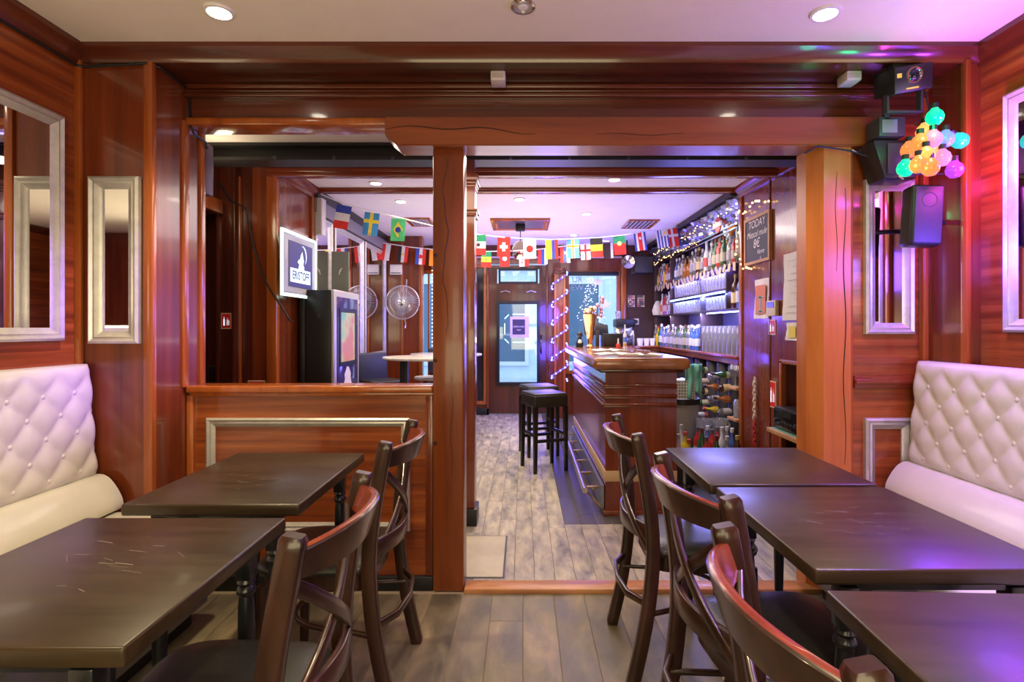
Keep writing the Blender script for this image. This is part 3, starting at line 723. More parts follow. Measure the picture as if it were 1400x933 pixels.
CABLE = mat('cable_black', (.012, .012, .012), .45)
tag(MB().tube([P(268, 200, 3.93), P(313, 272, 3.90), P(336, 285, 3.91), P(345, 330, 3.955), P(356, 372, 3.955), P(373, 402, 3.955), P(388, 424, 3.94), P(396, 438, 3.93), P(401, 441, 3.93)], .006, 6).build('power_cable', CABLE), 'black cable hanging diagonally down the dark panel left of the lit sign', 'cable')

# high tables, chairs
MARB = textured('pale_stone_top', [(.60, .56, .50), (.72, .68, .62)], (9, 9, 9), .25, .3, 6, .01)
def high_table(cx, cy, rx, ry, z, cols, label):
    t = thing('high_table', label, 'table', (cx, cy, 0))
    mb = MB().lathe([(0, z-.028), (.97, z-.028), (1, z-.018), (1, z-.006), (.985, z), (0, z)], (0, 0, 0), 40)
    mb.xf(lambda v: (cx+v.x*rx, cy+v.y*ry, v.z)); mb.build('tabletop', MARB, t)
    for x in cols:
        MB().box(x-.038, x+.038, cy-.038, cy+.038, .02, z-.028, .004).build('column', BLACK, t)
        MB().box(x-.16, x+.16, cy-.16, cy+.16, 0, .022, .005).build('base_plate', BLACK, t)
high_table(-.93, 5.3, .44, .34, .995, (-1.16, -.72), 'high pale-topped oval table beyond the low partition')
high_table(-.90, 6.35, .42, .32, .975, (-.90,), 'second high pale-topped table, behind the oval one near the fan')
rs = thing('round_stool', 'high stool with a small round pale top beneath the oval table', 'stool', (-.99, 5.72, 0))
MB().lathe([(0, .73), (.15, .73), (.16, .745), (.155, .762), (0, .765)], (-.99, 5.72, 0), 24).build('seat', MARB, rs)
MB().lathe([(0, 0), (.17, 0), (.17, .012), (.03, .03), (.024, .05), (.024, .73), (0, .73)], (-.99, 5.72, 0), 20).build('pedestal', CHROME, rs)
def make_bar_chair(label):
    t = thing('bar_chair', label, 'chair', (0, 0, 0), 'high-backed bar chairs by the far left wall')
    MB().box(-.17, .19, -.18, .18, .68, .735, .02, 3).build('seat', VINYL, t)
    mb = MB().box(-.20, -.155, -.18, .18, .70, 1.01, .015, 3); mb.xf(lambda v: (v.x-.10*(v.z-.7), v.y, v.z)); mb.build('backrest', mat('blue_lit_vinyl', (.022, .022, .05), .4), t)  # black back tinted blue for the blue light falling on it
    for sx in (-1, 1):
        for sy in (-1, 1): MB().box(sx*.15-.018, sx*.15+.018, sy*.15-.018, sy*.15+.018, 0, .69, .003).build('leg', BLACKW, t)
        MB().box(sx*.15-.01, sx*.15+.01, -.14, .14, .25, .28).build('rung', BLACKW, t)
    return t
bch = make_bar_chair('high-backed black bar chair between the game machine and the oval table')
bch.location = (-1.46, 5.66, 0); bch.rotation_euler = (0, 0, R(-40))
place(bch, True, (-1.53, 5.18, 0), R(-15), 'black bar chair right beside the game machine')
place(bch, True, (-1.00, 6.85, 0), R(-75), 'blue-lit black bar chair behind the high tables')

# fan ------------------------------------------------------------------------
fn_ = thing('wall_fan', 'round chrome wire-caged fan on the far left wall end', 'fan', (-1.53, 6.92, 1.42))
fc = Vector((-1.535, 6.90, 1.60)); fr_ = .212
mb = MB()
for y, k in ((-.062, .7), (0, 1.0), (-.07, .32)):
    mb.tube([fc+Vector((fr_*k*math.cos(2*math.pi*i/32), y, fr_*k*math.sin(2*math.pi*i/32))) for i in range(32)],   .0022 if k < 1 else .008, 6, closed=True)
for i in range(56):
    a = 2*math.pi*i/56; d = Vector((math.cos(a), 0, math.sin(a)))
    mb.tube([fc+d*.045+Vector((0, -.07, 0)), fc+d*fr_*.62+Vector((0, -.066, 0)), fc+d*fr_*.95+Vector((0, -.03, 0)), fc+d*fr_], .0028, 4)
mb.build('cage', mat('cage_wire', (.62, .60, .64), .35, .5), fn_)
MB().lathe([(0, 0), (.045, 0), (.045, .012), (.03, .02), (0, .022)], fc+Vector((0, -.063, 0)), 20, M=Matrix.Rotation(R(90), 4, 'X')).build('hub', CHROME, fn_)
for k in range(3):
    bl = MB(); n = 8
    A = [fc+Vector((r*math.cos(a), -.02+.02*(a-a0), r*math.sin(a))) for a0 in [k*2.094] for r, a in [(.03, a0), (.09, a0-.15), (.165, a0-.05), (.185, a0+.35), (.16, a0+.75), (.09, a0+.75), (.03, a0+.5)]]
    bl.prism([(p.x, p.z) for p in A], lambda y, u, v: (u, y, v), fc.y-.012, fc.y-.009); bl.build('blade', mat('fan_blade', (.20, .17, .20), .5, .3), fn_)
MB().lathe([(0, 0), (.06, 0), (.06, .10), (.05, .12), (0, .12)], fc+Vector((0, .12, 0)), 16, M=Matrix.Rotation(R(90), 4, 'X')).build('motor', DARK, fn_)
MB().box(fc.x-.02, fc.x+.02, fc.y+.08, 7.10, 1.56, 1.60, .004).box(fc.x-.06, fc.x+.06, 7.08, 7.10, 1.50, 1.68, .004).tube([fc+Vector((.03, .1, .02)), fc+Vector((.03, .1, .30))], .009, 6).build('wall_bracket', CHROME, fn_)
MB().tube([fc+Vector((.02, .02, -.21)), fc+Vector((.04, .02, -.27)), fc+Vector((.03, .02, -.33))], .004, 6).build('pull_cord', CHROME, fn_)

# small box on wall, sensor, black hanging speaker at far left
wb = thing('wall_box', 'small white box on the wall left of the fan under the second bunting', 'box', (-1.66, 7.07, 1.98))
MB().box(-1.73, -1.58, 7.04, 7.1, 1.97, 2.10, .006).build('case', WHITE, wb); MB().box(-1.72, -1.59, 7.036, 7.04, 1.985, 1.995).build('slot', DARK, wb)
gs = thing('loudspeaker', 'grey box loudspeaker partly hidden high behind the left reveal', 'loudspeaker', (-1.90, 3.2, 2.04))
MB().box(-2.04, -1.845, 3.15, 3.23, 2.06, 2.36, .008, 2).build('cabinet', mat('grey_case', (.16, .11, .10), .5), gs)
MB().box(-2.02, -1.86, 3.142, 3.15, 2.08, 2.34, .003).build('grille', mat('grey_grille', (.22, .18, .17), .7), gs)
MB().box(-1.95, -1.92, 3.17, 3.21, 2.36, FZ, .003).build('ceiling_mount', DARK, gs)
wsp = thing('loudspeaker', 'white column loudspeaker on the far left wall over the lit sign', 'loudspeaker', (-1.77, 4.72, 2.02))
MB().box(-1.80, -1.73, 4.67, 4.76, 2.08, 2.40, .008).build('cabinet', WHITE, wsp); MB().box(-1.79, -1.74, 4.664, 4.67, 2.09, 2.39).build('grille', mat('pale_grille', (.5, .48, .48), .6), wsp)

# LED wound column ------------------------------------------------------------
lc = thing('wooden_column', 'square mahogany column by the door wound with blue-white lights', 'column', (.52, 7.72, 0))
MB().box(.44, .60, 7.62, 7.80, 0, 2.12, .005).build('shaft', MV, lc)
MB().box(.44, .47, 7.612, 7.63, .2, 2.08, .003).box(.57, .60, 7.612, 7.63, .2, 2.08, .003).build('edge_strips', MT, lc)
MB().box(.43, .61, 7.61, 7.81, 2.03, 2.08, .005).build('capital', MD, lc)
LED = glow('led_blue_white', (.16, .20, 1.0), 11); LEDC = glow('led_tube', (.06, .05, 1.0), 4.5)
ls = thing('led_light_string', 'blue-white LED light string spiralling round the door column', 'light string', (.52, 7.72, .45))
pts = []
turns = 6.3; n = 150
for i in range(n):
    a = 2*math.pi*turns*i/n; z = .48 + 1.62*i/n
    k = max(abs(math.cos(a)), abs(math.sin(a)))
    pts.append(Vector((.52+.11*math.cos(a)/max(k, .82), 7.71+.125*math.sin(a)/max(k, .82), z+.04*math.cos(a))))
MB().tube(pts, .007, 5).build('cable', LEDC, ls)
mb = MB()
for p in pts[::2]: mb.ball(p, .012, 6, 4)
o = mb.build('bulbs', LED, ls); o['kind'] = 'stuff'
lamp('POINT', (.38, 7.35, 1.5), 30, (.14, .08, 1), .15); lamp('POINT', (.34, 7.30, .9), 26, (.14, .08, 1), .15)

# ================================================================== BACK BAR
bb = thing('back_bar', 'back bar shelving along the right wall behind the counter', 'shelving', (2.0, 6.3, 0))
SHF = mat('bar_shelf', (.055, .030, .045), .35, coat=.3)
MB().box(2.14, 2.165, 4.68, 7.88, .05, 2.40).build('back_panel', mat('bar_back', (.06, .05, .16), .3), bb)
MB().box(1.84, 2.14, 4.67, 7.88, 1.00, 1.03, .006).box(1.28, 1.85, 7.35, 7.88, 1.00, 1.03, .006).build('counter_top', MTH, bb)
MB().box(1.855, 1.87, 4.67, 7.88, .955, 1.00).box(1.30, 1.86, 7.37, 7.39, .955, 1.0).build('counter_edge', MV, bb)
SH = (1.445, 1.64, 1.86)
for z in SH: MB().box(1.90, 2.14, 4.68 if z != 1.64 else 5.10, 7.88 if z != 1.64 else 7.0, z-.011, z+.011, .003).build('shelf', SHF, bb)
for y, z0, z1 in ((5.08, 1.45, 1.86), (5.80, 1.03, 1.86), (7.0, 1.03, 2.38), (7.86, 1.03, 2.38)): MB().box(1.905, 2.14, y-.012, y+.012, z0, z1, .002).build('upright', SHF, bb)
for a in ((1.93, 2.13, 6.15, 6.95), (1.35, 1.85, 7.42, 7.86)): MB().box(*a, 0, .95, .003).build('lower_case', mat('bar_low', (.02, .018, .02), .5), bb)
MB().box(1.90, 1.915, 5.12, 6.98, 1.612, 1.626).build('led_strip', glow('led_strip', (.25, .45, 1.0), 9), bb)
MB().box(1.90, 1.912, 4.72, 5.6, 1.418, 1.43).build('led_strip', glow('led_strip_low', (.2, .3, 1.0), 5), bb)
TAGM = mat('price_tag', (.62, .48, .33), .7)
t0 = None
for i in range(26):
    y = 4.85 + i*.115
    if t0 is None: t0 = MB().box(-.002, .002, -.03, .03, -.055, .02).build('price_tag', TAGM, None, world=False, origin=(0, 0, 0)); k = t0
    else: k = t0.copy(); COL.objects.link(k)
    k.parent = bb; k.location = Vector((1.893, y, 1.85+random.uniform(-.02, .01))) - WLOC[bb.name]; k.rotation_euler = (R(random.uniform(-25, 25)), R(random.uniform(-15, 10)), 0)
# hood with foil above the bottles
hd = thing('bar_hood', 'dark cornice with crumpled blue-grey foil above the bar bottles', 'cornice', (1.92, 6.2, 2.2))
MB().box(1.80, 1.86, 4.70, 7.85, 2.425, FZ-.003).build('cornice_board', mat('hood_black', (.03, .025, .03), .5), hd)
mb = MB(); g = []
for i in range(70):
    y = 4.70+3.15*i/69
    g.append([mb.bm.verts.new((1.83+.12*j/8+.018*math.sin(i*1.7+j)+random.uniform(-.008, .008), y, 2.40-.17*j/8+.012*math.sin(i*.6+j*1.3))) for j in range(9)])
for a, b in zip(g, g[1:]):
    for j in range(8): mb.bm.faces.new((a[j], b[j], b[j+1], a[j+1]))
mb.build('foil', mat('foil', (.34, .38, .50), .22, .85), hd, smooth=20)
for d, z in ((0, 2.225), (.03, 2.20)): MB().tube([(1.93+d, 4.72, z), (1.93+d, 7.8, z)], .009, 6).build('rail', CHROME, hd)
rsn = thing('red_sign', 'small round red sign with pale band hung in the bar garland', 'sign', (1.86, 5.15, 2.2))
MB().lathe([(0, 0), (.075, 0), (.075, .012), (0, .012)], (1.868, 5.16, 2.26), 24, M=Matrix.Rotation(R(-90), 4, 'Y')).build('disc', mat('sign_red', (.55, .04, .04), .4), rsn)
MB().box(1.850, 1.858, 5.04, 5.28, 2.235, 2.285, .003).build('band', mat('sign_band', (.60, .46, .42), .5), rsn)

# ---- bottles and glasses
def bottle_proto(kind, glass, lab, cap, h, r):
    t = bpy.data.objects.new('bottle', None); COL.objects.link(t); t.empty_display_size = .05; WLOC[t.name] = Vector((0, 0, 0))
    pr = {'spirit': [(0, 0), (1, 0), (1, .62), (.86, .70), (.40, .78), (.36, .95), (0, .95)],
          'wine': [(0, 0), (1, 0), (1, .58), (.8, .66), (.42, .76), (.38, .96), (0, .96)],
          'squat': [(0, 0), (1, 0), (1.05, .3), (1.0, .52), (.5, .66), (.34, .70), (.34, .93), (0, .93)],
          'tall': [(0, 0), (.85, 0), (.9, .5), (.75, .62), (.36, .74), (.34, .95), (0, .95)]}[kind]
    MB().lathe([(a*r, b*h) for a, b in pr], (0, 0, 0), 12).build('glass', GLASSES[glass], t)
    MB().lathe([(r*1.015, h*.16), (r*1.015, h*.46)], (0, 0, 0), 12).build('paper_label', pal(lab), t)
    MB().lathe([(r*.42, h*.88), (r*.42, h), (0, h)], (0, 0, 0), 10).build('cap', pal(cap), t)
    return t
KN = [('clear spirit', 'spirit', 'clear', (.42, .40, .48), (.5, .5, .55), .285, .036), ('frosted', 'tall', 'frosted', (.55, .1, .1), (.5, .5, .55), .30, .035),
      ('amber', 'squat', 'amber', (.50, .40, .25), (.05, .04, .03), .26, .042), ('green', 'wine', 'green', (.45, .42, .32), (.10, .02, .02), .29, .036),
      ('brown', 'spirit', 'brown', (.70, .55, .3), (.4, .3, .1), .29, .037), ('blue', 'tall', 'blue', (.6, .62, .7), (.6, .6, .65), .29, .036),
      ('yellow', 'squat', 'yellow', (.75, .7, .4), (.6, .1, .05), .26, .038), ('red', 'spirit', 'red', (.50, .40, .36), (.1, .1, .1), .28, .036)]
PRO = {}; USED = {}
def put_bottle(ki, loc, label, group, s=1.0, M=None):
    k = KN[ki]
    if ki not in PRO: PRO[ki] = bottle_proto(*k[1:]); USED[ki] = False
    o = copy_tree(PRO[ki]) if USED[ki] else PRO[ki]; USED[ki] = True
    if M is not None: o.rotation_euler = M
    else: o.rotation_euler = (0, 0, 0)
    o.location = loc; o.scale = (s, s, s)
    tag(o, label, 'bottle', group); return o
def row(x, y0, y1, n, z, where, group, kinds, seed):
    rd = random.Random(seed)
    for i in range(n):
        y = y0 + (y1-y0)*i/max(1, n-1); ki = rd.choice(kinds)
        put_bottle(ki, (x+rd.uniform(-.008, .008), y, z+.0005), '%s bottle, %s along %s' % (KN[ki][0], ORD[i], where), group, rd.uniform(.9, 1.05))
row(1.95, 4.86, 6.85, 17, SH[2]+.011, 'the top bar shelf front row counted from its near end', 'bottles in the front row on the top bar shelf', [0, 1, 2, 3, 4, 5, 0, 7], 3)
row(2.06, 4.92, 6.90, 15, SH[2]+.011, 'the top bar shelf rear row counted from its near end', 'bottles in the rear row on the top bar shelf', [0, 3, 4, 5, 2, 1], 4)
row(1.96, 7.10, 7.78, 8, SH[2]+.011, 'the top bar shelf far bay counted from its near end', 'bottles in the far bay of the top shelf', [0, 6, 5, 1, 7, 0], 5)
row(1.96, 7.08, 7.58, 7, SH[0]+.011, 'the lower bar shelf far bay from its near end', 'bottles in the far bay of the lower shelf', [1, 5, 0, 7, 1], 6)
row(1.92, 5.95, 7.78, 18, 1.03, 'the back counter front row counted from its near end', 'bottles in the front row on the back counter', [0, 0, 1, 5, 6, 7, 0, 3], 8)
row(2.03, 5.90, 7.78, 18, 1.03, 'the back counter rear row counted from its near end', 'bottles in the rear row on the back counter', [0, 1, 5, 0, 2], 9)
def glass_proto(name, h, r0, r1, m=CLEAR):
    return MB().lathe([(0, .004), (r0*.9, .004), (r1*.93, h), (r1, h), (r0, 0), (0, 0)], (0, 0, 0), 12).build(name, m, None, world=False, origin=(0, 0, 0))
def grow(proto, spots, fmt, cat, group, nm=None):
    for i, s in enumerate(spots):
        o = proto if i == 0 else proto.copy()
        if i: COL.objects.link(o)
        o.location = s; tag(o, fmt % ORD[i], cat, group)
grow(glass_proto('carafe', .265, .042, .050), [(1.92, 4.76+.115*i, 1.0305) for i in range(9)], 'tall glass carafe, %s from the near end of the front counter row', 'carafe', 'front carafes on the back counter')
grow(glass_proto('carafe', .265, .042, .050), [(2.04, 4.80+.115*i, 1.0305) for i in range(9)], 'tall glass carafe, %s from the near end of the rear counter row', 'carafe', 'rear carafes on the back counter')
grow(glass_proto('tumbler', .13, .029, .036), [(1.945, 5.13+.088*i, SH[0]+.0115) for i in range(21) if i not in (7, 8)], 'clear tumbler, %s from the near end of the lower bar shelf front row', 'glass', 'front tumblers on the lower bar shelf')
grow(glass_proto('tumbler', .13, .029, .036), [(2.04, 5.17+.088*i, SH[0]+.0115) for i in range(21) if i not in (6, 7)], 'clear tumbler, %s from the near end of the lower bar shelf rear row', 'glass', 'rear tumblers on the lower bar shelf')
grow(glass_proto('tumbler', .15, .027, .036), [(1.955, 5.16+.09*i, SH[1]+.0115) for i in range(20)], 'clear tumbler, %s from the near end of the middle bar shelf', 'glass', 'tumblers on the middle bar shelf')
put_bottle(5, (1.97, 4.90, SH[0]+.0115), 'dark blue bottle alone in the near bay of the lower bar shelf', None, 1.15)
put_bottle(4, (1.97, 5.01, SH[0]+.0115), 'brown bottle next to the dark blue one in the near bay', None, 1.1)
put_bottle(3, (1.94, 4.79, SH[2]+.0115), 'very large green bottle at the near end of the top bar shelf', None, 1.55)
bx = thing('carton', 'pale blue-lit carton among the tumblers on the middle bar shelf', 'box', (2.06, 5.95, SH[1]+.011))
MB().box(2.0, 2.12, 5.83, 6.10, SH[1]+.0115, SH[1]+.17, .004).build('case', mat('carton_pale', (.55, .62, .72), .6), bx); MB().box(1.998, 2.0, 5.86, 6.07, SH[1]+.06, SH[1]+.12).build('print_band', pal((.2, .3, .6)), bx)
hat = thing('paper_bag', 'crumpled white paper bag at the far end of the lower bar shelf', 'bag', (1.95, 7.72, SH[0]))
mb = MB().lathe([(0, 0), (.07, 0), (.085, .06), (.06, .14), (.03, .20), (0, .205)], (1.93, 7.74, SH[0]+.0115), 12); mb.build('bag_body', PAPER, hat)

# optics: upside-down bottles on wall brackets
for i in range(5):
    y = 5.35+i*.13
    oc_ = thing('spirit_dispenser', 'upside-down spirit bottle on a chrome dispenser, %s from the near end of the bar wall' % ORD[i], 'dispenser', (2.08, y, 2.2), 'upside-down bottles on the bar wall')
    g_ = ['amber', 'clear', 'brown', 'red', 'clear'][i]
    MB().lathe([(0, 2.37), (.036, 2.37), (.036, 2.23), (.014, 2.20), (.013, 2.18), (0, 2.18)], (2.06, y, 0), 10).build('bottle', GLASSES[g_], oc_)
    MB().lathe([(0, 2.18), (.018, 2.18), (.018, 2.165), (.006, 2.16), (0, 2.16)], (2.06, y, 0), 8).box(2.075, 2.14, y-.006, y+.006, 2.17, 2.182).build('dispenser', CHROME, oc_)

# wine rack under the counter -------------------------------------------------
wrk = thing('wine_rack', 'black column wine rack beneath the back bar counter', 'rack', (1.97, 5.42, 0))
CY = (4.98, 5.27, 5.57, 5.95)
for y in CY:
    MB().lathe([(0, 0), (.085, 0), (.085, .93), (.075, .945), (0, .945)], (1.975, y, 0), 16).build('column', mat('rack_black', (.035, .033, .038), .4), wrk)
for ci, y in enumerate(CY):
    for ri, z in enumerate((.83, .72, .61, .50, .37)):
        z2 = z - .03*(ci % 2)
        ki = [(3, 4, 2, 0, 3), (0, 2, 0, 6, 0), (3, 7, 4, 3, 1), (4, 0, 3, 2, 0)][ci][ri]
        out = (ci+ri) % 2
        o = put_bottle(ki, (1.80 if out else 1.66, y, z2), '%s bottle lying in the wine rack, %s from the top in its %s column' % (KN[ki][0], ORD[ri], ORD[ci]), 'bottles lying in the wine rack', .88, (0, R(84 if out else -84), R(-8 if out else 0)))
        if not out: o.location.x = 1.98
crm = thing('corner_shelf', 'two small oak corner shelves below the near end of the back bar counter', 'shelf', (1.98, 4.78, .45))
OAK = textured('oak_edge', [(.40, .20, .08), (.52, .28, .12)], (4, 16, 16), .5, 0, 5, .05)
for z in (.745, .47): MB().box(1.84, 2.16, 4.68, 4.88, z-.012, z+.012, .004).build('board', OAK, crm)
MB().box(2.12, 2.165, 4.68, 4.88, .0, .95).build('upright', STEEL, crm)
def wine_glass(loc, label):
    return tag(MB().lathe([(0, 0), (.036, 0), (.006, .006), (.004, .08), (.03, .10), (.052, .15), (.04, .20), (.038, .20), (.05, .15), (.028, .103), (0, .09)], (0, 0, 0), 14).build('wine_glass', CLEAR, None, world=False, origin=loc), label, 'glass', 'snifters on the small oak shelf')
for i, y in enumerate((4.74, 4.84)): wine_glass((1.90, y, .758), ('large snifter glass at the near end of the upper oak shelf', 'large snifter glass behind the nearer one on the upper oak shelf')[i])
cj = thing('cork_jar', 'glass jar full of corks on the lower oak shelf', 'jar', (1.92, 4.78, .482))
MB().lathe([(0, 0), (.06, 0), (.062, .14), (.05, .16), (.05, .165), (.058, .14), (.056, .004), (0, .004)], (1.92, 4.77, .4825), 16).build('jar', CLEAR, cj)
mb = MB(); rd = random.Random(2)
for i in range(46):
    a = rd.uniform(0, 6.28); r_ = .042*math.sqrt(rd.random()); mb.ball((1.92+r_*math.cos(a), 4.77+r_*math.sin(a), .497+rd.random()*.11), .011, 6, 4, sc=(1, 1.3, 1))
o = mb.build('corks', mat('cork', (.50, .28, .13), .8), cj); o['kind'] = 'stuff'
cn = thing('candle', 'short lit candle in a glass beside the snifters', 'candle', (2.0, 4.74, .757))
MB().lathe([(0, 0), (.02, 0), (.022, .10), (0, .10)], (2.0, 4.73, .7575), 12).build('wax', mat('wax', (.7, .5, .25), .5), cn); MB().ball((2.0, 4.73, .875), .011, 8, 6, sc=(1, 1, 1.6)).build('flame', glow('flame', (1, .75, .35), 14), cn)

# bin, basket, towel and the bottle crates on the floor ------------------------------
bn = thing('waste_bin', 'grey waste bin with a black rim at the end of the counter', 'bin', (1.47, 5.02, 0))
MB().lathe([(0, 0), (.13, 0), (.155, .60), (0, .60)], (1.47, 5.02, 0), 24).build('bin_body', mat('bin_grey', (.34, .34, .30), .5), bn)
MB().lathe([(.158, .58), (.165, .58), (.165, .63), (.14, .63), (.14, .60)], (1.47, 5.02, 0), 24).build('rim', BLACK, bn)
kb = thing('wire_basket', 'white lattice basket standing on the grey bin', 'basket', (1.46, 5.02, .63))
mb = MB()
for i in range(9): mb.box(1.36+i*.025-.003, 1.36+i*.025+.003, 4.915, 4.921, .632, .80)
for j in range(7): mb.box(1.355, 1.565, 4.913, 4.923, .635+j*.027-.003, .635+j*.027+.003)
mb.build('front_lattice', WHITE, kb); MB().box(1.355, 1.565, 4.925, 5.12, .632, .80, .01).build('basket_body', mat('basket_inner', (.35, .34, .33), .6), kb)
tw = MB(); g = []
for i in range(15):
    g.append([tw.bm.verts.new((1.47+.011*i, 4.895+.018*math.sin(i*1.1)+.002*j-.010*math.sin(j*.5+i*.7), .95-.29*j/14-.03*math.sin(i*.5)*(j/14))) for j in range(15)])
for a, b in zip(g, g[1:]):
    for j in range(14): tw.bm.faces.new((a[j], b[j], b[j+1], a[j+1]))
o = tw.build('towel', textured('teal_cloth', [(.14, .42, .36), (.20, .52, .45)], (60, 60, 60), .9, 0, 3, .1), None, smooth=80, normals=False)
md = o.modifiers.new('thickness', 'SOLIDIFY'); md.thickness = .006
tag(o, 'teal cleaning towel hanging in folds over the grey bin', 'towel')
def crate(x0, x1, y0, y1, h, label):
    t = thing('bottle_crate', label, 'crate', ((x0+x1)/2, (y0+y1)/2, 0)); m = mat('crate', (.05, .05, .06), .6)
    MB().box(x0, x1, y0, y1, 0, .02).build('crate_bottom', m, t)
    for a in ((x0, x0+.012, y0, y1), (x1-.012, x1, y0, y1), (x0, x1, y0, y0+.012), (x0, x1, y1-.012, y1)): MB().box(*a, .02, h, .002).build('side', m, t)
crate(1.06, 1.44, 4.42, 4.78, .22, 'low black crate of soft-drink bottles, left of two on the bar floor')
crate(1.46, 1.83, 4.42, 4.78, .22, 'low black crate of soft-drink bottles, right of two on the bar floor')
rd = random.Random(12); cn_ = ['left crate', 'right crate']
for c in range(2):
    n = 0
    for iy in range(3):
        for ix in range(4):
            x = (1.12, 1.52)[c] + ix*.085; y = 4.485+iy*.11
            ki = rd.choice([6, 6, 6, 0, 1] if (c == 0 and ix > 1) else [0, 7, 5, 1, 3, 4, 7])
            put_bottle(ki, (x, y, .1205 if iy else .0805), '%s soft-drink bottle, %s from the left in the %s row of the %s' % (KN[ki][0], ORD[ix], ('front', 'middle', 'rear')[iy], cn_[c]), 'soft-drink bottles in the floor crates', 1.05)
for c, (x0, x1) in enumerate(((1.08, 1.42), (1.48, 1.81))):
    k = thing('packing_board', 'pale carton packing under the bottles in the %s' % cn_[c], 'carton', ((x0+x1)/2, 4.6, .021))
    MB().box(x0, x1, 4.535, 4.765, .0205, .12).box(x0, x1, 4.435, 4.533, .0205, .08).build('block', mat('kraft', (.35, .24, .13), .8), k)
ks = thing('low_cabinet', 'low black cabinet under the glass jugs by the wine rack', 'cabinet', (1.68, 4.90, 0))
MB().box(1.54, 1.83, 4.80, 4.90, 0, .27, .004).build('carcass', BLACK, ks); MB().box(1.56, 1.81, 4.794, 4.80, .03, .25, .003).build('front', DARK, ks)
def jug(loc, tilt, label):
    t = thing('glass_jug', label, 'jug', loc)
    MB().lathe([(0, 0), (.05, 0), (.075, .19), (.072, .19), (.046, .006), (0, .006)], loc, 16).build('jug_body', mat('jug_glass', (.75, .76, .76), .08, trans=.75, coat=.3), t)
    x, y, z = loc; MB().tube([(x, y+.07, z+.17), (x, y+.11, z+.15), (x, y+.105, z+.07), (x, y+.06, z+.05)], .007, 6).build('handle', CLEAR, t)
    t.rotation_euler = (0, R(tilt), 0)
jug((1.62, 4.85, .271), 0, 'clear glass jug on the low cabinet, left of the pair'); jug((1.765, 4.85, .271), 0, 'clear glass jug on the low cabinet, right of the pair')

# ================================================================== ON THE COUNTER
vs = thing('gold_vase', 'flared gold vase full of baubles on the bar counter', 'vase', (.68, 5.48, 1.078))
MB().lathe([(0, 0), (.045, 0), (.045, .012), (.022, .03), (.026, .06), (.05, .20), (.078, .335), (.074, .335), (.045, .20), (0, .19)], (.68, 5.48, 1.0785), 24).build('vase_body', GOLD, vs)
rd = random.Random(5)
for i in range(9):
    a = i*2.4; MB().ball((.68+.045*math.cos(a)*(i > 0), 5.48+.045*math.sin(a)*(i > 0), 1.425+.022*(i % 3)), .028, 12, 8).build('bauble', [GOLD, mat('pearl', (.8, .72, .55), .25, .3)][i % 2], vs)
pk = mat('pink_bauble', (.62, .34, .45), .2, .6)
for i in range(6): MB().ball((.775+rd.uniform(-.02, .03), 5.46+rd.uniform(-.03, .03), 1.40+.035*i), .022, 10, 7).build('bauble', pk, vs)
MB().tube([(.73, 5.47, 1.40), (.775, 5.46, 1.42), (.78, 5.46, 1.60)], .004, 5).build('wire', BRASS, vs)
rg = thing('till', 'black till with a slanted screen at the far end of the counter', 'till', (.95, 5.72, 1.078))
MB().box(.84, 1.08, 5.62, 5.90, 1.0785, 1.215, .008).build('base', BLACK, rg)
mb = MB().box(.66, .92, -.012, .012, 0, .14, .006); mb.xf(lambda v: (v.x, 5.82+v.y+.35*v.z, 1.20+v.z*.8+.25*(.9-v.x)*(v.z > .05))); mb.build('screen_back', BLACK, rg)
MB().box(.78, .82, 5.80, 5.86, 1.0785, 1.25, .003).build('stand', DARK, rg)
fg = thing('figurine', 'small black and white figurine by the gold vase', 'figurine', (.575, 5.5, 1.078))
MB().lathe([(0, 0), (.035, 0), (.04, .04), (.022, .08), (.02, .10), (0, .10)], (.575, 5.50, 1.0785), 14).build('figure_body', BLACK, fg); MB().ball((.575, 5.50, 1.205), .032, 12, 8).build('figure_head', BLACK, fg); MB().ball((.575, 5.474, 1.13), .022, 10, 7, sc=(1, .6, 1.3)).build('white_front', WHITE, fg)
def booklet(x, y, rz, label, w_=.15, l_=.20, z=1.0785, n=1):
    t = thing('open_menu', label, 'menu', (x, y, z))
    for s in (-1, 1):
        mb = MB().prism([(0, 0), (s*w_*.3, .014), (s*w_, .004), (s*w_, .001), (0, .0003)], lambda a, p, q: (x+p, y+a, z+q), -l_/2, l_/2); mb.build('page_block', PAPER, t)
    MB().box(x-w_-.004, x+w_+.004, y-l_/2-.004, y+l_/2+.004, z, z+.0012).build('cover', BLACK, t)
    t.rotation_euler = (0, 0, R(rz)); return t
booklet(.70, 4.05, 12, 'open white menu lying on the counter nearest the viewer'); booklet(.88, 3.95, -20, 'second open menu beside the nearest one on the counter', .13, .17)
booklet(.76, 4.72, 8, 'grey paper spread farther back on the counter', .14, .26)
lt = thing('lighter_cup', 'little red and white cup on the counter', 'cup', (.90, 5.05, 1.078))
MB().lathe([(0, 0), (.02, 0), (.022, .05), (0, .05)], (.88, 5.0, 1.0785), 12).build('cup', mat('cup_red', (.6, .06, .05), .4), lt); MB().lathe([(0, .05), (.008, .05), (.006, .10), (0, .10)], (.88, 5.0, 1.0785), 8).build('spout', WHITE, lt)
sb_ = thing('syrup_bottle', 'slim bottle with blue label standing on the counter', 'bottle', (1.02, 5.05, 1.078))
MB().lathe([(0, 0), (.018, 0), (.018, .13), (.007, .16), (.006, .23), (0, .23)], (.98, 5.2, 1.0785), 12).build('glass', GLASSES['frosted'], sb_); MB().lathe([(.0185, .02), (.0185, .05)], (.98, 5.2, 1.0785), 12).build('lower_label', pal((.6, .35, .12)), sb_); MB().lathe([(.0185, .06), (.0185, .11)], (.98, 5.2, 1.0785), 12).build('upper_label', pal((.12, .2, .6)), sb_)
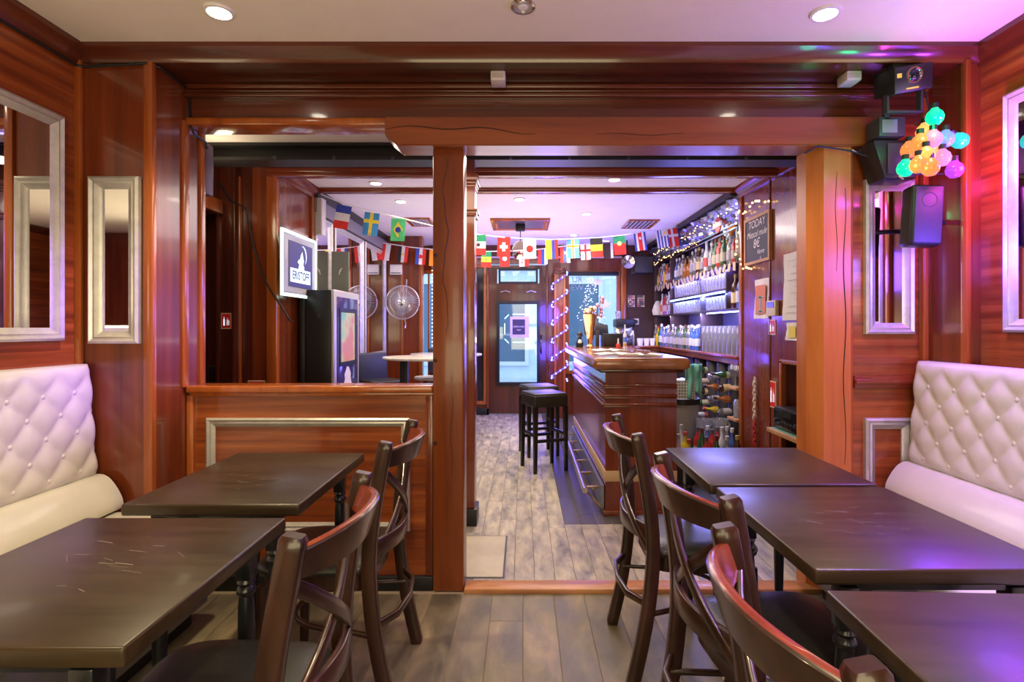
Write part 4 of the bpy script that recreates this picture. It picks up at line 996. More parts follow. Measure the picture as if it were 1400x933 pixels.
cm = thing('coffee_machine', 'black and chrome coffee machine at the far end of the back bar', 'coffee machine', (1.41, 7.55, 1.03))
MB().box(1.28, 1.54, 7.42, 7.72, 1.031, 1.10, .008).build('drip_base', BLACK, cm); MB().box(1.29, 1.53, 7.56, 7.72, 1.10, 1.33, .006).build('machine_body', CHROME, cm); MB().box(1.28, 1.54, 7.40, 7.72, 1.28, 1.40, .02).build('head', BLACK, cm)
MB().lathe([(0, 1.40), (.035, 1.40), (.05, 1.50), (.045, 1.51), (0, 1.51)], (1.34, 7.58, 0), 14).build('hopper', CLEAR, cm); MB().tube([(1.41, 7.50, 1.27), (1.41, 7.50, 1.22), (1.41, 7.40, 1.21)], .018, 8).build('portafilter', CHROME, cm)
for i, (x, r) in enumerate(((1.61, .045), (1.70, .04), (1.78, .038))):
    mb = MB().lathe([(0, 0), (r*.8, 0), (r, .10), (r*.93, .10), (r*.75, .006), (0, .006)], (x, 7.45, 1.0305), 14); tag(mb.build('cup', WHITE), 'white cup, %s of the three beside the coffee machine' % ('nearest', 'middle', 'farthest')[i], 'cup', 'white cups by the coffee machine')
sk = MB().tube([(1.42, 6.95, .99), (1.42, 6.95, 1.20), (1.40, 6.90, 1.23), (1.36, 6.86, 1.18)], .012, 8)
mb = thing('bar_tap', 'thin chrome tap behind the counter', 'tap', (1.42, 6.95, .95)); sk.build('spout', CHROME, mb); MB().box(1.20, 1.60, 6.8, 7.34, .90, .99, .004).build('sink_top', CHROME, mb); MB().box(1.22, 1.58, 6.82, 7.32, 0, .90).build('sink_unit', DARK, mb)
# speaker and spotlight above the far end
fsx = thing('loudspeaker', 'black loudspeaker in the far corner above the bar window', 'loudspeaker', (1.63, 7.5, 2.0))
mb = MB().box(1.52, 1.80, 7.42, 7.62, 2.02, 2.27, .02, 3); mb.build('cabinet', BLACK, fsx); MB().box(1.54, 1.78, 7.412, 7.42, 2.04, 2.25, .003).build('grille', DARK, fsx); MB().box(1.64, 1.68, 7.55, 7.59, 2.27, 2.40).box(1.64, 1.68, 7.55, 7.90, 2.38, 2.40).build('bracket', STEEL, fsx)
fsl = thing('spotlight', 'round silver spotlight beside the far black loudspeaker', 'spotlight', (1.44, 7.4, 2.05))
MB().lathe([(0, .02), (.05, .02), (.085, 0), (.09, 0), (.085, .05), (.05, .12), (0, .13)], (1.43, 7.34, 2.17), 20, M=Matrix.Rotation(R(-90), 4, 'X')).build('reflector', CHROME, fsl); MB().tube([(1.43, 7.42, 2.2), (1.43, 7.45, FZ-.001)], .010, 6).build('stem', STEEL, fsl)
for i in range(2):
    ph = thing('photo_board', ('left', 'right')[i] + ' one of two boards of tiny photos on the dark wall past the bar window', 'photo board', (1.58+.14*i, FY-.065, 1.56), None)
    MB().box(1.52+.14*i, 1.64+.14*i, FY-.068, FY-.06, 1.575, 1.755).build('board', mat('photo_board', (.06, .05, .05), .5), ph)
    rd = random.Random(i)
    for a in range(4):
        for b in range(6):
            u, v = 1.53+.14*i+a*.027, 1.582+b*.029
            MB().box(u, u+.020, FY-.0705, FY-.068, v, v+.020).build('photo', pal(rd.choice([(.7, .6, .4), (.6, .15, .2), (.75, .72, .7), (.15, .15, .2), (.6, .3, .45)])), ph)
sk_ = thing('wall_socket', 'white wall socket above the back bar near the coffee machine', 'socket', (1.64, FY-.065, 1.32))
MB().box(1.60, 1.69, FY-.072, FY-.06, 1.32, 1.41, .004).build('plate', WHITE, sk_); MB().lathe([(0, 0), (.028, 0), (.03, .004), (0, .001)], (1.645, FY-.072, 1.365), 16, M=Matrix.Rotation(R(90), 4, 'X')).build('socket', DARK, sk_)
# poster on the door glass, lettering and stars on the window
po = thing('poster', 'pale paper with a dark OPEN MIC print taped inside the door glass', 'poster', (-.07, FY+.02, 1.2))
fd = faceY(FY+.043)
mb = MB(); rect(-.19, .09, 1.13, 1.44, fd, 0, mb); mb.build('sheet', mat('poster_sheet', (.72, .60, .70), .8), po, smooth=0)
mb = MB(); rect(-.155, .03, 1.175, 1.40, fd, .002, mb); mb.build('print', mat('poster_ink', (.06, .05, .09), .7), po, smooth=0)
text('OPEN MIC', .038, fd, -.0625, 1.29, WHITE, po, 'lettering', .004); text('Night', .03, fd, -.0625, 1.245, WHITE, po, 'lettering', .004, shear=.3)
mb = MB()
for u, v, s in ((-.24, 1.44, 1), (.13, 1.44, -1), (-.24, 1.08, -1), (.13, 1.08, 1)): mb.tube([fd(u-.03, v-s*.03, .004), fd(u+.03, v+s*.03, .004)], .005, 5)
mb.tube([fd(-.15, 1.475, .004), fd(.03, 1.475, .004)], .005, 5).tube([fd(-.15, 1.06, .004), fd(.06, 1.06, .004)], .005, 5).tube([fd(-.27, 1.18, .004), fd(-.27, 1.34, .004)], .005, 5)
mb.build('neon_dashes', glow('neon_cyan', (.55, .95, 1), 2.5), po)
WD = faceY(FY+.028)
ft = MB()
dc = thing('window_lettering', 'grey UR EW lettering on the bar window glass', 'lettering', (.78, FY+.02, 1.85))
GREY = mat('decal_grey', (.30, .36, .42), .6)
text('UR', .12, WD, .80, 1.985, GREY, dc, 'lettering', 0); text('EW', .12, WD, .80, 1.865, GREY, dc, 'lettering', 0)
tr = thing('window_light_tree', 'warm fairy lights hung in a tree shape in the bar window', 'light string', (1.02, FY-.02, 1.2))
FAIRY = glow('fairy_warm', (1, .62, .22), 6); FAIRYW = glow('fairy_white', (.85, .9, 1), 4)
mb = MB(); cb = MB(); rd = random.Random(21); path = []
for i in range(95):
    v = rd.random(); wdt = .03 + .22*v; u = 1.0 + rd.uniform(-wdt, wdt); z = 2.02 - .72*v
    mb.ball((u, FY-.01-rd.random()*.03, z), .0055, 6, 4)
    if i % 8 == 0: path.append((u, FY-.02, z))
cb.tube([(1.0, FY-.02, 2.03)] + sorted(path, key=lambda p: -p[2]), .002, 4)
cb.build('wire', WHITE, tr); mb.build('bulbs', FAIRYW, tr)['kind'] = 'stuff'
for i, (u, v) in enumerate(((1.10, 1.95), (1.22, 1.62))):
    mb = MB(); mb.prism([((.09 if k % 2 == 0 else .035)*math.sin(math.pi*k/5), (.09 if k % 2 == 0 else .035)*math.cos(math.pi*k/5)) for k in range(10)], lambda a, p, q: (u+p, a, v+q), FY+.012, FY+.018)
    tag(mb.build('paper_star', WHITE), ('upper', 'lower')[i] + ' white paper star hanging in the bar window', 'star', 'paper stars in the window')
vt = thing('window_light_curtain', 'vertical fairy-light string beside the window at far left', 'light string', (-1.34, FY-.03, .8))
mb = MB().tube([(-1.33, FY-.03, .8), (-1.33, FY-.03, 2.2)], .002, 4); mb.build('wire', WHITE, vt); mb = MB()
for i in range(24): mb.ball((-1.33, FY-.035, .85+i*.055), .008, 6, 4)
mb.build('bulbs', FAIRY, vt)['kind'] = 'stuff'

# ================================================================== ON THE RIGHT PARTITION (wall x = 1.87)
fR = faceR(1.87)
cb_ = thing('chalkboard', 'wood-framed chalkboard reading TODAY, Mezcal mule, 8€ on the right wall', 'chalkboard', (1.86, 4.27, 1.80))
u0, u1, v0, v1 = 4.06, 4.52, 1.79, 2.17
MB().box(1.852, 1.868, u0+.01, u1-.01, v0+.01, v1-.01).build('slate', mat('slate', (.035, .028, .05), .6), cb_)
MB().frame(u0, u1, v0, v1, [(0, 0), (0, .024), (.022, .024), (.026, .012), (.026, 0)], fR).build('frame', OAK, cb_)
CH = mat('chalk', (.78, .74, .74), .9)
for s, z, sz, sh, dy in (('TODAY', 2.105, .088, .1, 0), ('Mezcal mule', 2.025, .072, .3, .0), ('8€', 1.945, .10, .15, .0), ('Verre', 1.875, .055, .35, -.07), ('à', 1.825, .045, .2, -.07)):
    text(s, sz, fR, 4.29+dy, z, CH, cb_, 'lettering', .0195, mir=-1, shear=sh, wscale=1.0)
def sheet(name, label, cat, u0, u1, v0, v1, m, wob=.004, curl=.01):
    mb = MB(); g = []
    for i in range(9):
        g.append([mb.bm.verts.new(fR(u0+(u1-u0)*i/8+.004*math.sin(j*2.1)*(i in (0, 8)), v0+(v1-v0)*j/8, .003+wob*(1+math.sin(i*.9+j*.7))+curl*(1-j/8)**3*.5)) for j in range(9)])
    for a, b in zip(g, g[1:]):
        for j in range(8): mb.bm.faces.new((a[j], b[j], b[j+1], a[j+1]))
    t = thing(name, label, cat, fR((u0+u1)/2, v0)); mb.build('sheet', m, t, smooth=80, normals=False); return t
t = sheet('paper_notice', 'tall blank-looking off-white paper notice taped on the right wall', 'notice', 3.50, 3.87, 1.33, 1.80, PAPER)
mb = MB(); rd = random.Random(1)
for i in range(9): rect(3.56+rd.random()*.1, 3.70+rd.random()*.12, 1.74-i*.045, 1.744-i*.045, fR, .016, mb)
mb.build('faint_lines', mat('faint_ink', (.5, .5, .46), .8), t, smooth=0)
t = sheet('poster', 'small red and white cocktail poster below the chalkboard', 'poster', 4.10, 4.35, 1.35, 1.66, mat('poster_white', (.72, .66, .66), .7))
mb = MB(); rect(4.135, 4.315, 1.385, 1.61, fR, .018, mb); mb.build('red_print', mat('poster_red', (.62, .20, .13), .7), t, smooth=0)
mb = MB(); rect(4.205, 4.245, 1.40, 1.52, fR, .0195, mb); rect(4.16, 4.29, 1.51, 1.525, fR, .0195, mb); rect(4.16, 4.29, 1.395, 1.41, fR, .0195, mb); mb.build('glass_motif', mat('poster_grey', (.30, .32, .36), .7), t, smooth=0)
t = thing('thermostat', 'small beige wall control with a dark display beside the cocktail poster', 'control', fR(4.03, 1.36))
MB().box(1.84, 1.868, 3.95, 4.10, 1.365, 1.48, .004).build('case', mat('beige', (.66, .56, .42), .5), t); MB().box(1.836, 1.84, 3.97, 4.08, 1.43, 1.47).build('display', mat('lcd', (.10, .16, .24), .2), t)
RED = mat('sign_plate_red', (.60, .025, .02), .35); RIM = mat('sign_rim', (.66, .46, .32), .4)
def fire_sign(fn, u0, u1, v0, v1, label, mir=1, split=False):
    a = fn((u0+u1)/2, v0); t = thing('fire_sign', label, 'sign', a)
    mb = MB(); p, q = fn(u0, v0, .001), fn(u1, v1, .005); mb.box(min(p[0], q[0]), max(p[0], q[0]), min(p[1], q[1]), max(p[1], q[1]), v0, v1); mb.build('plate', RIM, t)
    i = (u1-u0)*.09; mb = MB(); rect(u0+i, u1-i, v0+i, v1-i, fn, .0058, mb); mb.build('red_field', RED, t, smooth=0)
    w_, h_ = u1-u0, v1-v0; X = lambda f: (u0+f*w_) if mir > 0 else (u1-f*w_)
    mb = MB()
    mb.poly([fn(X(f), v0+g*h_, .0066) for f, g in ((.24, .2), (.38, .2), (.38, .58), (.33, .66), (.33, .76), (.29, .76), (.29, .66), (.24, .58))])
    for k in range(3): mb.poly([fn(X(f), v0+g*h_, .0066) for f, g in ((.56+k*.10, .22), (.59+k*.10, .22), (.60+k*.10, .48), (.64+k*.08, .74-.1*k), (.57+k*.09, .5))])
    mb.build('pictogram', mat('sign_white', (.8, .75, .7), .5), t, smooth=0, normals=False)
    return t
fire_sign(fR, 4.00, 4.11, 1.225, 1.34, 'red fire-extinguisher sign below the wall control on the right wall', -1)
fire_sign(fR, 3.99, 4.10, .68, .88, 'red fire-extinguisher sign above the black receiver by the hatch', -1)
fire_sign(faceY(3.93), -2.19, -2.115, 1.27, 1.385, 'small red fire-extinguisher sign on the dark pillar at far left')
t = sheet('paper_note', 'small white note with yellow print pinned over the hatch', 'note', 3.63, 3.83, 1.19, 1.315, PAPER)
mb = MB(); rect(3.68, 3.78, 1.21, 1.29, fR, .017, mb); mb.build('yellow_print', mat('note_yellow', (.75, .62, .10), .7), t, smooth=0)
MB().lathe([(0, 0), (.008, 0), (.010, .02), (0, .024)], (1.87, 3.64, 1.31), 10, M=Matrix.Rotation(R(-90), 4, 'Y')).build('brass_pin', BRASS, t)
# plastic chain
chn = thing('plastic_chain', 'white and red plastic link chain hanging on the right wall', 'chain', (1.84, 4.31, .35))
for i in range(17):
    z = .86-i*.033; pts = []
    for k in range(10):
        a = 2*math.pi*k/10; p = .014*math.cos(a); q_ = .026*math.sin(a)
        pts.append((1.845+(p if i % 2 else 0), 4.31+(0 if i % 2 else p), z+q_))
    MB().tube(pts, .0055, 6, closed=True).build('link', mat('chain_white', (.72, .62, .5), .45) if i < 10 else mat('chain_red', (.5, .03, .03), .45), chn)
MB().tube([(1.87, 4.31, .89), (1.835, 4.31, .89), (1.832, 4.31, .905)], .004, 6).build('hook', CHROME, chn)
# hatch: shelf, receiver, tray
hs = thing('hatch_shelf', 'chipboard hatch shelf with a green top carrying the black receiver', 'shelf', (1.96, 3.58, .53))
MB().box(1.75, 2.21, 3.16, 3.89, .535, .565, .002).build('board', OAK, hs); MB().box(1.765, 2.20, 3.18, 3.87, .5655, .568).build('green_top', mat('green_felt', (.16, .36, .25), .6), hs)
rc = thing('receiver', 'black hi-fi receiver on the green-topped hatch shelf', 'receiver', (1.95, 3.66, .568))
MB().box(1.79, 2.10, 3.46, 3.86, .5685, .72, .006).build('case', BLACK, rc); MB().box(1.783, 1.79, 3.47, 3.85, .58, .71, .003).build('front_plate', mat('gloss_black', (.008, .008, .009), .12), rc)
MB().box(1.781, 1.784, 3.60, 3.80, .665, .70).build('display', mat('dim_display', (.02, .03, .03), .1), rc)
for y in (3.50, 3.54, 3.82): MB().lathe([(0, 0), (.014, 0), (.012, .012), (0, .013)], (1.783, y, .63), 12, M=Matrix.Rotation(R(-90), 4, 'Y')).build('knob', DARK, rc)
for y in (3.6, 3.64, 3.68, 3.72): MB().box(1.779, 1.784, y-.012, y+.012, .62, .632).build('key', DARK, rc)
ps = thing('loudspeaker', 'dark grey speaker box standing beside the receiver in the hatch', 'loudspeaker', (1.98, 3.34, .568))
MB().box(1.83, 2.08, 3.24, 3.42, .5685, .86, .006).build('cabinet', DARK, ps); MB().box(1.825, 1.83, 3.25, 3.41, .58, .85, .002).build('grille', BLACK, ps)
ls_ = thing('hatch_ledge', 'dark ledge below the hatch carrying a white device and cables', 'shelf', (1.95, 3.6, .36)); MB().box(1.72, 2.21, 3.16, 3.90, .385, .405, .002).build('board', DARK, ls_)
wd_ = thing('white_device', 'white plastic device lying on the ledge below the hatch', 'device', (1.82, 3.42, .405)); MB().box(1.76, 1.98, 3.30, 3.62, .4055, .455, .008).build('case', WHITE, wd_); MB().box(1.757, 1.76, 3.33, 3.59, .42, .44).build('front_slot', DARK, wd_)
mb = MB()
for k in range(4): mb.tube([(1.80+.02*k, 3.66+.045*k, .412+.004*k), (1.79+.02*k, 3.75+.02*k, .425), (1.90, 3.80, .43-.004*k), (2.05, 3.70+.02*k, .425)], .006, 6)
tag(mb.build('cable_bundle', mat('cable_grey', (.25, .25, .26), .5)), 'bundle of grey cables on the ledge below the hatch', 'cable')

# fairy lights around bar opening and board
def fairy(name, label, pts, n, base, r=.0085, m=FAIRY, seed=0):
    t = thing(name, label, 'light string', base); rd = random.Random(seed)
    MB().tube(pts, .0022, 4).build('wire', mat('wire_green', (.03, .05, .03), .6), t); mb = MB()
    V = [Vector(p) for p in pts]; seg = [(b-a).length for a, b in zip(V, V[1:])]; T = sum(seg)
    for i in range(n):
        d = T*(i+.5)/n; k = 0
        while d > seg[k] and k < len(seg)-1: d -= seg[k]; k += 1
        p = V[k].lerp(V[k+1], min(1, d/seg[k])); mb.ball(p+Vector((rd.uniform(-.02, .005), rd.uniform(-.015, .015), rd.uniform(-.02, .02))), r*rd.uniform(.8, 1.2), 6, 4)
    mb.build('bulbs', m, t)['kind'] = 'stuff'
rd = random.Random(4)
fairy('fairy_lights', 'warm fairy lights strung along the hood over the bar bottles', [(1.84+.01*math.sin(i), 4.70+i*.16, 2.30+.03*math.sin(i*1.3)) for i in range(20)], 46, (1.84, 6.2, 2.25), .006, seed=1)
fairy('fairy_lights', 'fairy lights drooping under the bar hood toward the window', [(1.87, 5.8+i*.2, 2.19+.02*math.sin(i*2)) for i in range(11)], 30, (1.87, 6.8, 2.2), .0055, seed=2)
fairy('fairy_lights', 'warm fairy lights looped over and around the chalkboard', [(1.845, 4.64, 2.38), (1.84, 4.62, 2.26), (1.835, 4.50, 2.22), (1.835, 4.36, 2.25), (1.835, 4.22, 2.27), (1.835, 4.08, 2.24), (1.835, 4.03, 2.2)], 11, (1.85, 4.3, 2.2), .0085, seed=3)
fairy('fairy_lights', 'warm fairy lights down the bar opening edge beside the chalkboard', [(1.84, 4.64, 2.25), (1.84, 4.63, 2.08), (1.84, 4.65, 1.9), (1.835, 4.50, 1.76), (1.835, 4.36, 1.755), (1.84, 4.3, 1.72)], 12, (1.85, 4.5, 1.7), .0085, seed=4)

# ================================================================== CEILING THINGS
HOT = glow('lamp_hot', (1, .90, .70), 40)
OFFL = mat('lamp_off', (.45, .42, .40), .2)
def downlight(x, y, z, label, group, on=True, r=.042, power=45):
    t = thing('downlight', label, 'ceiling light', (x, y, z), group)
    MB().lathe([(r*1.0, -.002), (r*1.05, -.010), (r*1.3, -.008), (r*1.38, 0), (r, 0)], (x, y, z), 24).build('ring', WHITE if on else CHROME, t)
    MB().lathe([(0, -.006), (r*.8, -.006), (r, -.003), (r, -.0005), (0, -.0005)], (x, y, z), 24).build('lens', HOT if on else OFFL, t)
    if not on: MB().lathe([(0, -.011), (r*.45, -.010), (r*.55, -.006), (0, -.006)], (x, y, z), 16).build('bulb', WHITE, t)
    if on: lamp('SPOT', (x, y, z-.03), power, WARM, .045, (x, y, 0), 104, .9)
downlight(-1.19, 2.12, CZ, 'lit recessed spotlight in the front ceiling above the left tables', 'front downlights', power=105)
downlight(1.19, 2.13, CZ, 'lit recessed spotlight in the front ceiling above the right tables', 'front downlights', power=66)
downlight(.0, 2.085, CZ, 'unlit chrome-ringed spotlight in the middle of the front ceiling', 'front downlights', on=False, r=.036)
for (x, y) in FRONT_SPOTS[2:]: lamp('SPOT', (x, y, CZ-.03), 75, WARM, .045, (x, y, 0), 110, .9)
FARL = ['nearest at left by the left bunting', 'nearest at right before the thin ceiling batten', 'above the Brazil flag just past the thin batten', 'left of centre past the pilaster, before the framed ceiling hatch', 'right of the framed ceiling hatch', 'farther back above the middle of the bunting', 'farthest at right, above the Belgian flag']
for (px, py), l in zip(FAR_SPOTS, FARL):
    Y = 1.2*740/(448-py); x = (px-715)/740*Y
    downlight(x, Y, FZ, 'lit far-room spotlight, ' + l, 'far room downlights', power=40)
def sensor(x, label):
    t = thing('wall_sensor', label, 'sensor', (x, 2.52, 2.42), 'white sensors under the soffit')
    MB().box(x-.034, x+.034, 2.48, 2.565, 2.415, 2.46, .006).build('case', mat('sensor_white', (.62, .55, .52), .45), t); MB().box(x-.026, x+.026, 2.4785, 2.4805, 2.425, 2.445).build('lens', mat('sensor_lens', (.5, .42, .4), .3), t)
sensor(-.115, 'small white sensor box under the soffit near the ceiling centre'); sensor(1.52, 'small white sensor box under the soffit left of the black party light')
# framed hatch with mirror-ball lamp
hh = thing('ceiling_hatch', 'framed dark wooden hatch panel in the far ceiling', 'hatch', (0, 6.2, FZ))
hy0, hy1, hx0, hx1 = 5.93, 6.58, -.36, .30
fC = lambda u, v, d=0: (u, v, FZ-d)
MB().frame(hx0, hx1, hy0, hy1, [(0, 0), (0, .022), (.03, .026), (.045, .014), (.06, .012), (.075, 0)], fC).build('hatch_frame', MT, hh)
MB().box(hx0+.06, hx1-.06, hy0+.06, hy1-.06, FZ-.008, FZ-.0005).build('panel', mat('hatch_panel', (.09, .07, .12), .3), hh)
mbl = thing('mirror_ball', 'mirror ball under a dark dome cap hanging below the ceiling hatch', 'mirror ball', (-.03, 6.25, 2.0))
MB().box(-.085, .025, 6.20, 6.30, FZ-.085, FZ-.009, .01).build('motor', BLACK, mbl); MB().tube([(-.03, 6.25, FZ-.085), (-.03, 6.25, 2.26)], .006, 6).build('rod', STEEL, mbl)
MB().lathe([(0, .115), (.03, .112), (.07, .085), (.098, .03), (.10, 0), (.09, 0), (0, .05)], (-.03, 6.25, 2.165), 24).build('dome_cap', mat('dome', (.09, .06, .06), .3), mbl)
q_ = MB().ball((-.03, 6.25, 2.15), .095, 22, 14); q_.build('faceted_ball', mat('facet', (.75, .68, .6), .08, 1), mbl, smooth=0)
def vent(x0, x1, y0, y1, label):
    t = thing('ceiling_vent', label, 'vent', ((x0+x1)/2, (y0+y1)/2, FZ-.02), None)
    MB().frame(x0, x1, y0, y1, [(0, 0), (0, .016), (.022, .016), (.026, 0)], fC).build('vent_frame', MT, t)
    MB().box(x0+.02, x1-.02, y0+.02, y1-.02, FZ-.003, FZ-.0005).build('dark_back', BLACK, t)
    n = 6
    for i in range(n):
        x = x0+.03+(x1-x0-.06)*(i+.5)/n; MB().box(x-.012, x+.012, y0+.02, y1-.02, FZ-.014, FZ-.008).build('slat', mat('slat', (.40, .33, .36), .4), t)
vent(1.18, 1.52, 6.0, 6.5, 'slatted brown ceiling vent above the Portugal and Costa Rica flags'); vent(-1.30, -1.02, 5.9, 6.35, 'slatted brown ceiling vent behind the Brazil flag')

# ================================================================== BUNTING
C = {'b': (.04, .07, .42), 'w': (.80, .78, .80), 'r': (.75, .035, .025), 'sb': (.05, .30, .65), 'y': (.85, .68, .05), 'g': (.02, .30, .13), 'lg': (.10, .62, .22), 'k': (.02, .02, .02), 'o': (.85, .28, .02), 'nb': (.03, .05, .28), 'lb': (.10, .35, .75), 'br': (.06, .03, .02)}
def H(*c): return [('R', 0, 1, 1-(i+1)/len(c), 1-i/len(c), k) for i, k in enumerate(c)]
def Vv(*c): return [('R', i/len(c), (i+1)/len(c), 0, 1, k) for i, k in enumerate(c)]
def cross(bgc, cc, cx, cy, w_, inner=None, wi=0):
    d = [('R', 0, 1, 0, 1, bgc), ('R', cx-w_, cx+w_, 0, 1, cc), ('R', 0, 1, cy-w_*.7, cy+w_*.7, cc)]
    if inner: d += [('R', cx-wi, cx+wi, 0, 1, inner), ('R', 0, 1, cy-wi*.7, cy+wi*.7, inner)]
    return d
FL = {'French': H('b', 'w', 'r'), 'Swedish': cross('sb', 'y', .5, .62, .11), 'Brazilian': [('R', 0, 1, 0, 1, 'lg'), ('P', [(.5, .15), (.85, .5), (.5, .85), (.15, .5)], 'y'), ('D', .5, .5, .2, 'b')],
 'Mexican': H('g', 'w', 'r') + [('D', .45, .5, .13, 'br')], 'Swiss': [('R', 0, 1, 0, 1, 'r'), ('R', .38, .62, .28, .72, 'w'), ('R', .2, .8, .42, .58, 'w')], 'Japanese': [('R', 0, 1, 0, 1, 'w'), ('D', .5, .5, .27, 'r')],
 'Colombian': [('R', 0, .5, 0, 1, 'y'), ('R', .5, .75, 0, 1, 'b'), ('R', .75, 1, 0, 1, 'r')], 'Icelandic': cross('lb', 'w', .5, .62, .13, 'o', .06), 'Belgian': H('k', 'y', 'r'), 'Portuguese': [('R', 0, 1, .6, 1, 'g'), ('R', 0, 1, 0, .6, 'r'), ('D', .5, .6, .2, 'y'), ('D', .5, .6, .12, 'w')],
 'Costa Rican': Vv('b', 'w', 'r', 'r', 'w', 'b') + [('D', .5, .68, .11, 'w')], 'Uruguayan': Vv('w', 'b', 'w', 'b', 'w', 'b', 'w', 'b') + [('R', .45, 1, .62, 1, 'w'), ('D', .72, .8, .12, 'y')], 'Danish': cross('r', 'w', .5, .62, .1), 'Australian': [('R', 0, 1, 0, 1, 'nb'), ('R', 0, .12, .6, 1, 'r'), ('D', .5, .78, .08, 'w'), ('D', .6, .4, .05, 'w'), ('D', .4, .22, .05, 'w'), ('D', .75, .2, .05, 'w')],
 'Polish': Vv('r', 'w'), 'Egyptian': Vv('k', 'w', 'r') + [('D', .5, .5, .1, 'y')], 'Croatian': Vv('b', 'w', 'r') + [('D', .5, .5, .2, 'r')], 'Dutch': Vv('b', 'w', 'o'), 'Senegalese': H('g', 'y', 'r') + [('D', .5, .5, .08, 'g')], 'Tunisian': [('R', 0, 1, 0, 1, 'r'), ('D', .5, .5, .24, 'w'), ('D', .5, .5, .15, 'r'), ('D', .53, .5, .09, 'w')],
 'Panamanian': [('R', 0, .5, .5, 1, 'b'), ('R', .5, 1, .5, 1, 'w'), ('R', 0, .55, 0, .5, 'w'), ('R', .55, 1, 0, .5, 'r'), ('D', .28, .25, .08, 'r')], 'Russian': Vv('r', 'b', 'w'), 'English': cross('w', 'r', .5, .6, .09), 'German': [('R', 0, .75, 0, 1, 'br'), ('R', .75, 1, 0, 1, 'w')], 'Serbian': Vv('r', 'b', 'w') + [('D', .5, .62, .2, 'r'), ('D', .5, .62, .12, 'w')], 'Orange': Vv('o', 'y'), 'Korean': [('R', 0, 1, 0, 1, 'w')]}
FM = list(C); FMATS = [textured('flag_' + {'b':'blue','w':'white','r':'red','sb':'sky','y':'yellow','g':'green','lg':'light_green','k':'black','o':'orange','nb':'navy','lb':'light_blue','br':'brown'}[k], [tuple(.85*v for v in C[k]), C[k]], (30, 30, 30), .75, 0, 2, .03) for k in FM]
def flag(parent, key, top, w_, h_, tilt=0, yaw=0, lab=None):
    mb = MB(); ph = random.uniform(0, 6)
    def pt(u, v, d):
        x = (u-.5)*w_; z = (v-1)*h_
        y = -d + .008*math.sin(ph + 4*u + 1.5*v)*(1.2-v)
        ca, sa = math.cos(tilt), math.sin(tilt); X, Z = x*ca - z*sa, x*sa + z*ca
        return (top[0] + X*math.cos(yaw) - y*math.sin(yaw), top[1] + X*math.sin(yaw) + y*math.cos(yaw), top[2] + Z)
    for k, e in enumerate(FL[key]):
        d = .0008*k; m = FM.index(e[-1])
        if e[0] == 'R':
            _, a, b, c_, d_, _ = e; nu = max(1, int((b-a)*6)); nv = max(1, int((d_-c_)*6))
            for i in range(nu):
                for j in range(nv):
                    mb.poly([pt(a+(b-a)*x/nu, c_+(d_-c_)*y/nv, d) for x, y in ((i, j), (i+1, j), (i+1, j+1), (i, j+1))], m)
        elif e[0] == 'D': mb.poly([pt(e[1]+e[3]*math.cos(2*math.pi*q/16), e[2]+e[3]*w_/h_*math.sin(2*math.pi*q/16), d+.001) for q in range(16)], m)
        else: mb.poly([pt(a, b, d+.0005) for a, b in e[1]], m)
    o = mb.build('flag', FMATS, parent, smooth=0, normals=False); o['label'] = lab or key + ' flag'
def bunting(label, knots, flags, size):
    t = thing('bunting', label, 'bunting', P(*knots[len(knots)//2]))
    MB().tube([P(*k) for k in knots], .006, 5).build('cord', mat('cord_white', (.78, .74, .74), .6), t)
    for key, px, py, tl, *r in flags:
        for a, b in zip(knots, knots[1:]):
            if a[0] <= px <= b[0]: Y = a[2]+(b[2]-a[2])*(px-a[0])/(b[0]-a[0])
        flag(t, key, P(px, py, Y), size[0]*(r[0] if r else 1), size[1], R(tl), 0)
bunting('nearer string of national flags sagging across the far room', [(430, 262, 4.70), (470, 279, 4.80), (510, 289, 4.92), (546, 298, 5.05), (600, 311, 5.3), (655, 321, 5.52), (690, 325, 5.65), (755, 328, 5.85), (820, 325, 6.0), (850, 322, 6.1), (880, 317, 6.2), (917, 312, 6.3), (932, 309, 6.32), (960, 296, 6.32)],
        [('French', 471, 281, -11), ('Swedish', 509, 291, -7), ('Brazilian', 545, 299, -3), ('Mexican', 655, 321, 0), ('Swiss', 689, 324, -1), ('Japanese', 724, 327, 1), ('Colombian', 754, 328, 2), ('Icelandic', 783, 327, 2), ('Belgian', 815, 326, 3), ('Portuguese', 846, 323, 5), ('Costa Rican', 874, 318, 7), ('Uruguayan', 904, 314, 9), ('Danish', 918, 313, 8), ('Australian', 931, 311, 8)], (.136, .21))
bunting('farther string of smaller national flags hanging beyond the nearer one', [(522, 332, 6.85), (560, 338, 6.9), (600, 342, 6.95), (660, 344, 7.0), (720, 343, 7.05), (770, 337, 7.1), (810, 333, 7.1), (850, 326, 7.15)],
        [('Polish', 528, 334, -8), ('Egyptian', 552, 337, -6), ('Croatian', 576, 340, -4), ('Orange', 594, 342, -2), ('Senegalese', 665, 344, -1), ('Tunisian', 690, 343, 0), ('Panamanian', 716, 343, 2), ('Russian', 742, 340, 0), ('Serbian', 772, 338, 3), ('English', 800, 334, 3), ('German', 831, 332, 3)], (.128, .205))

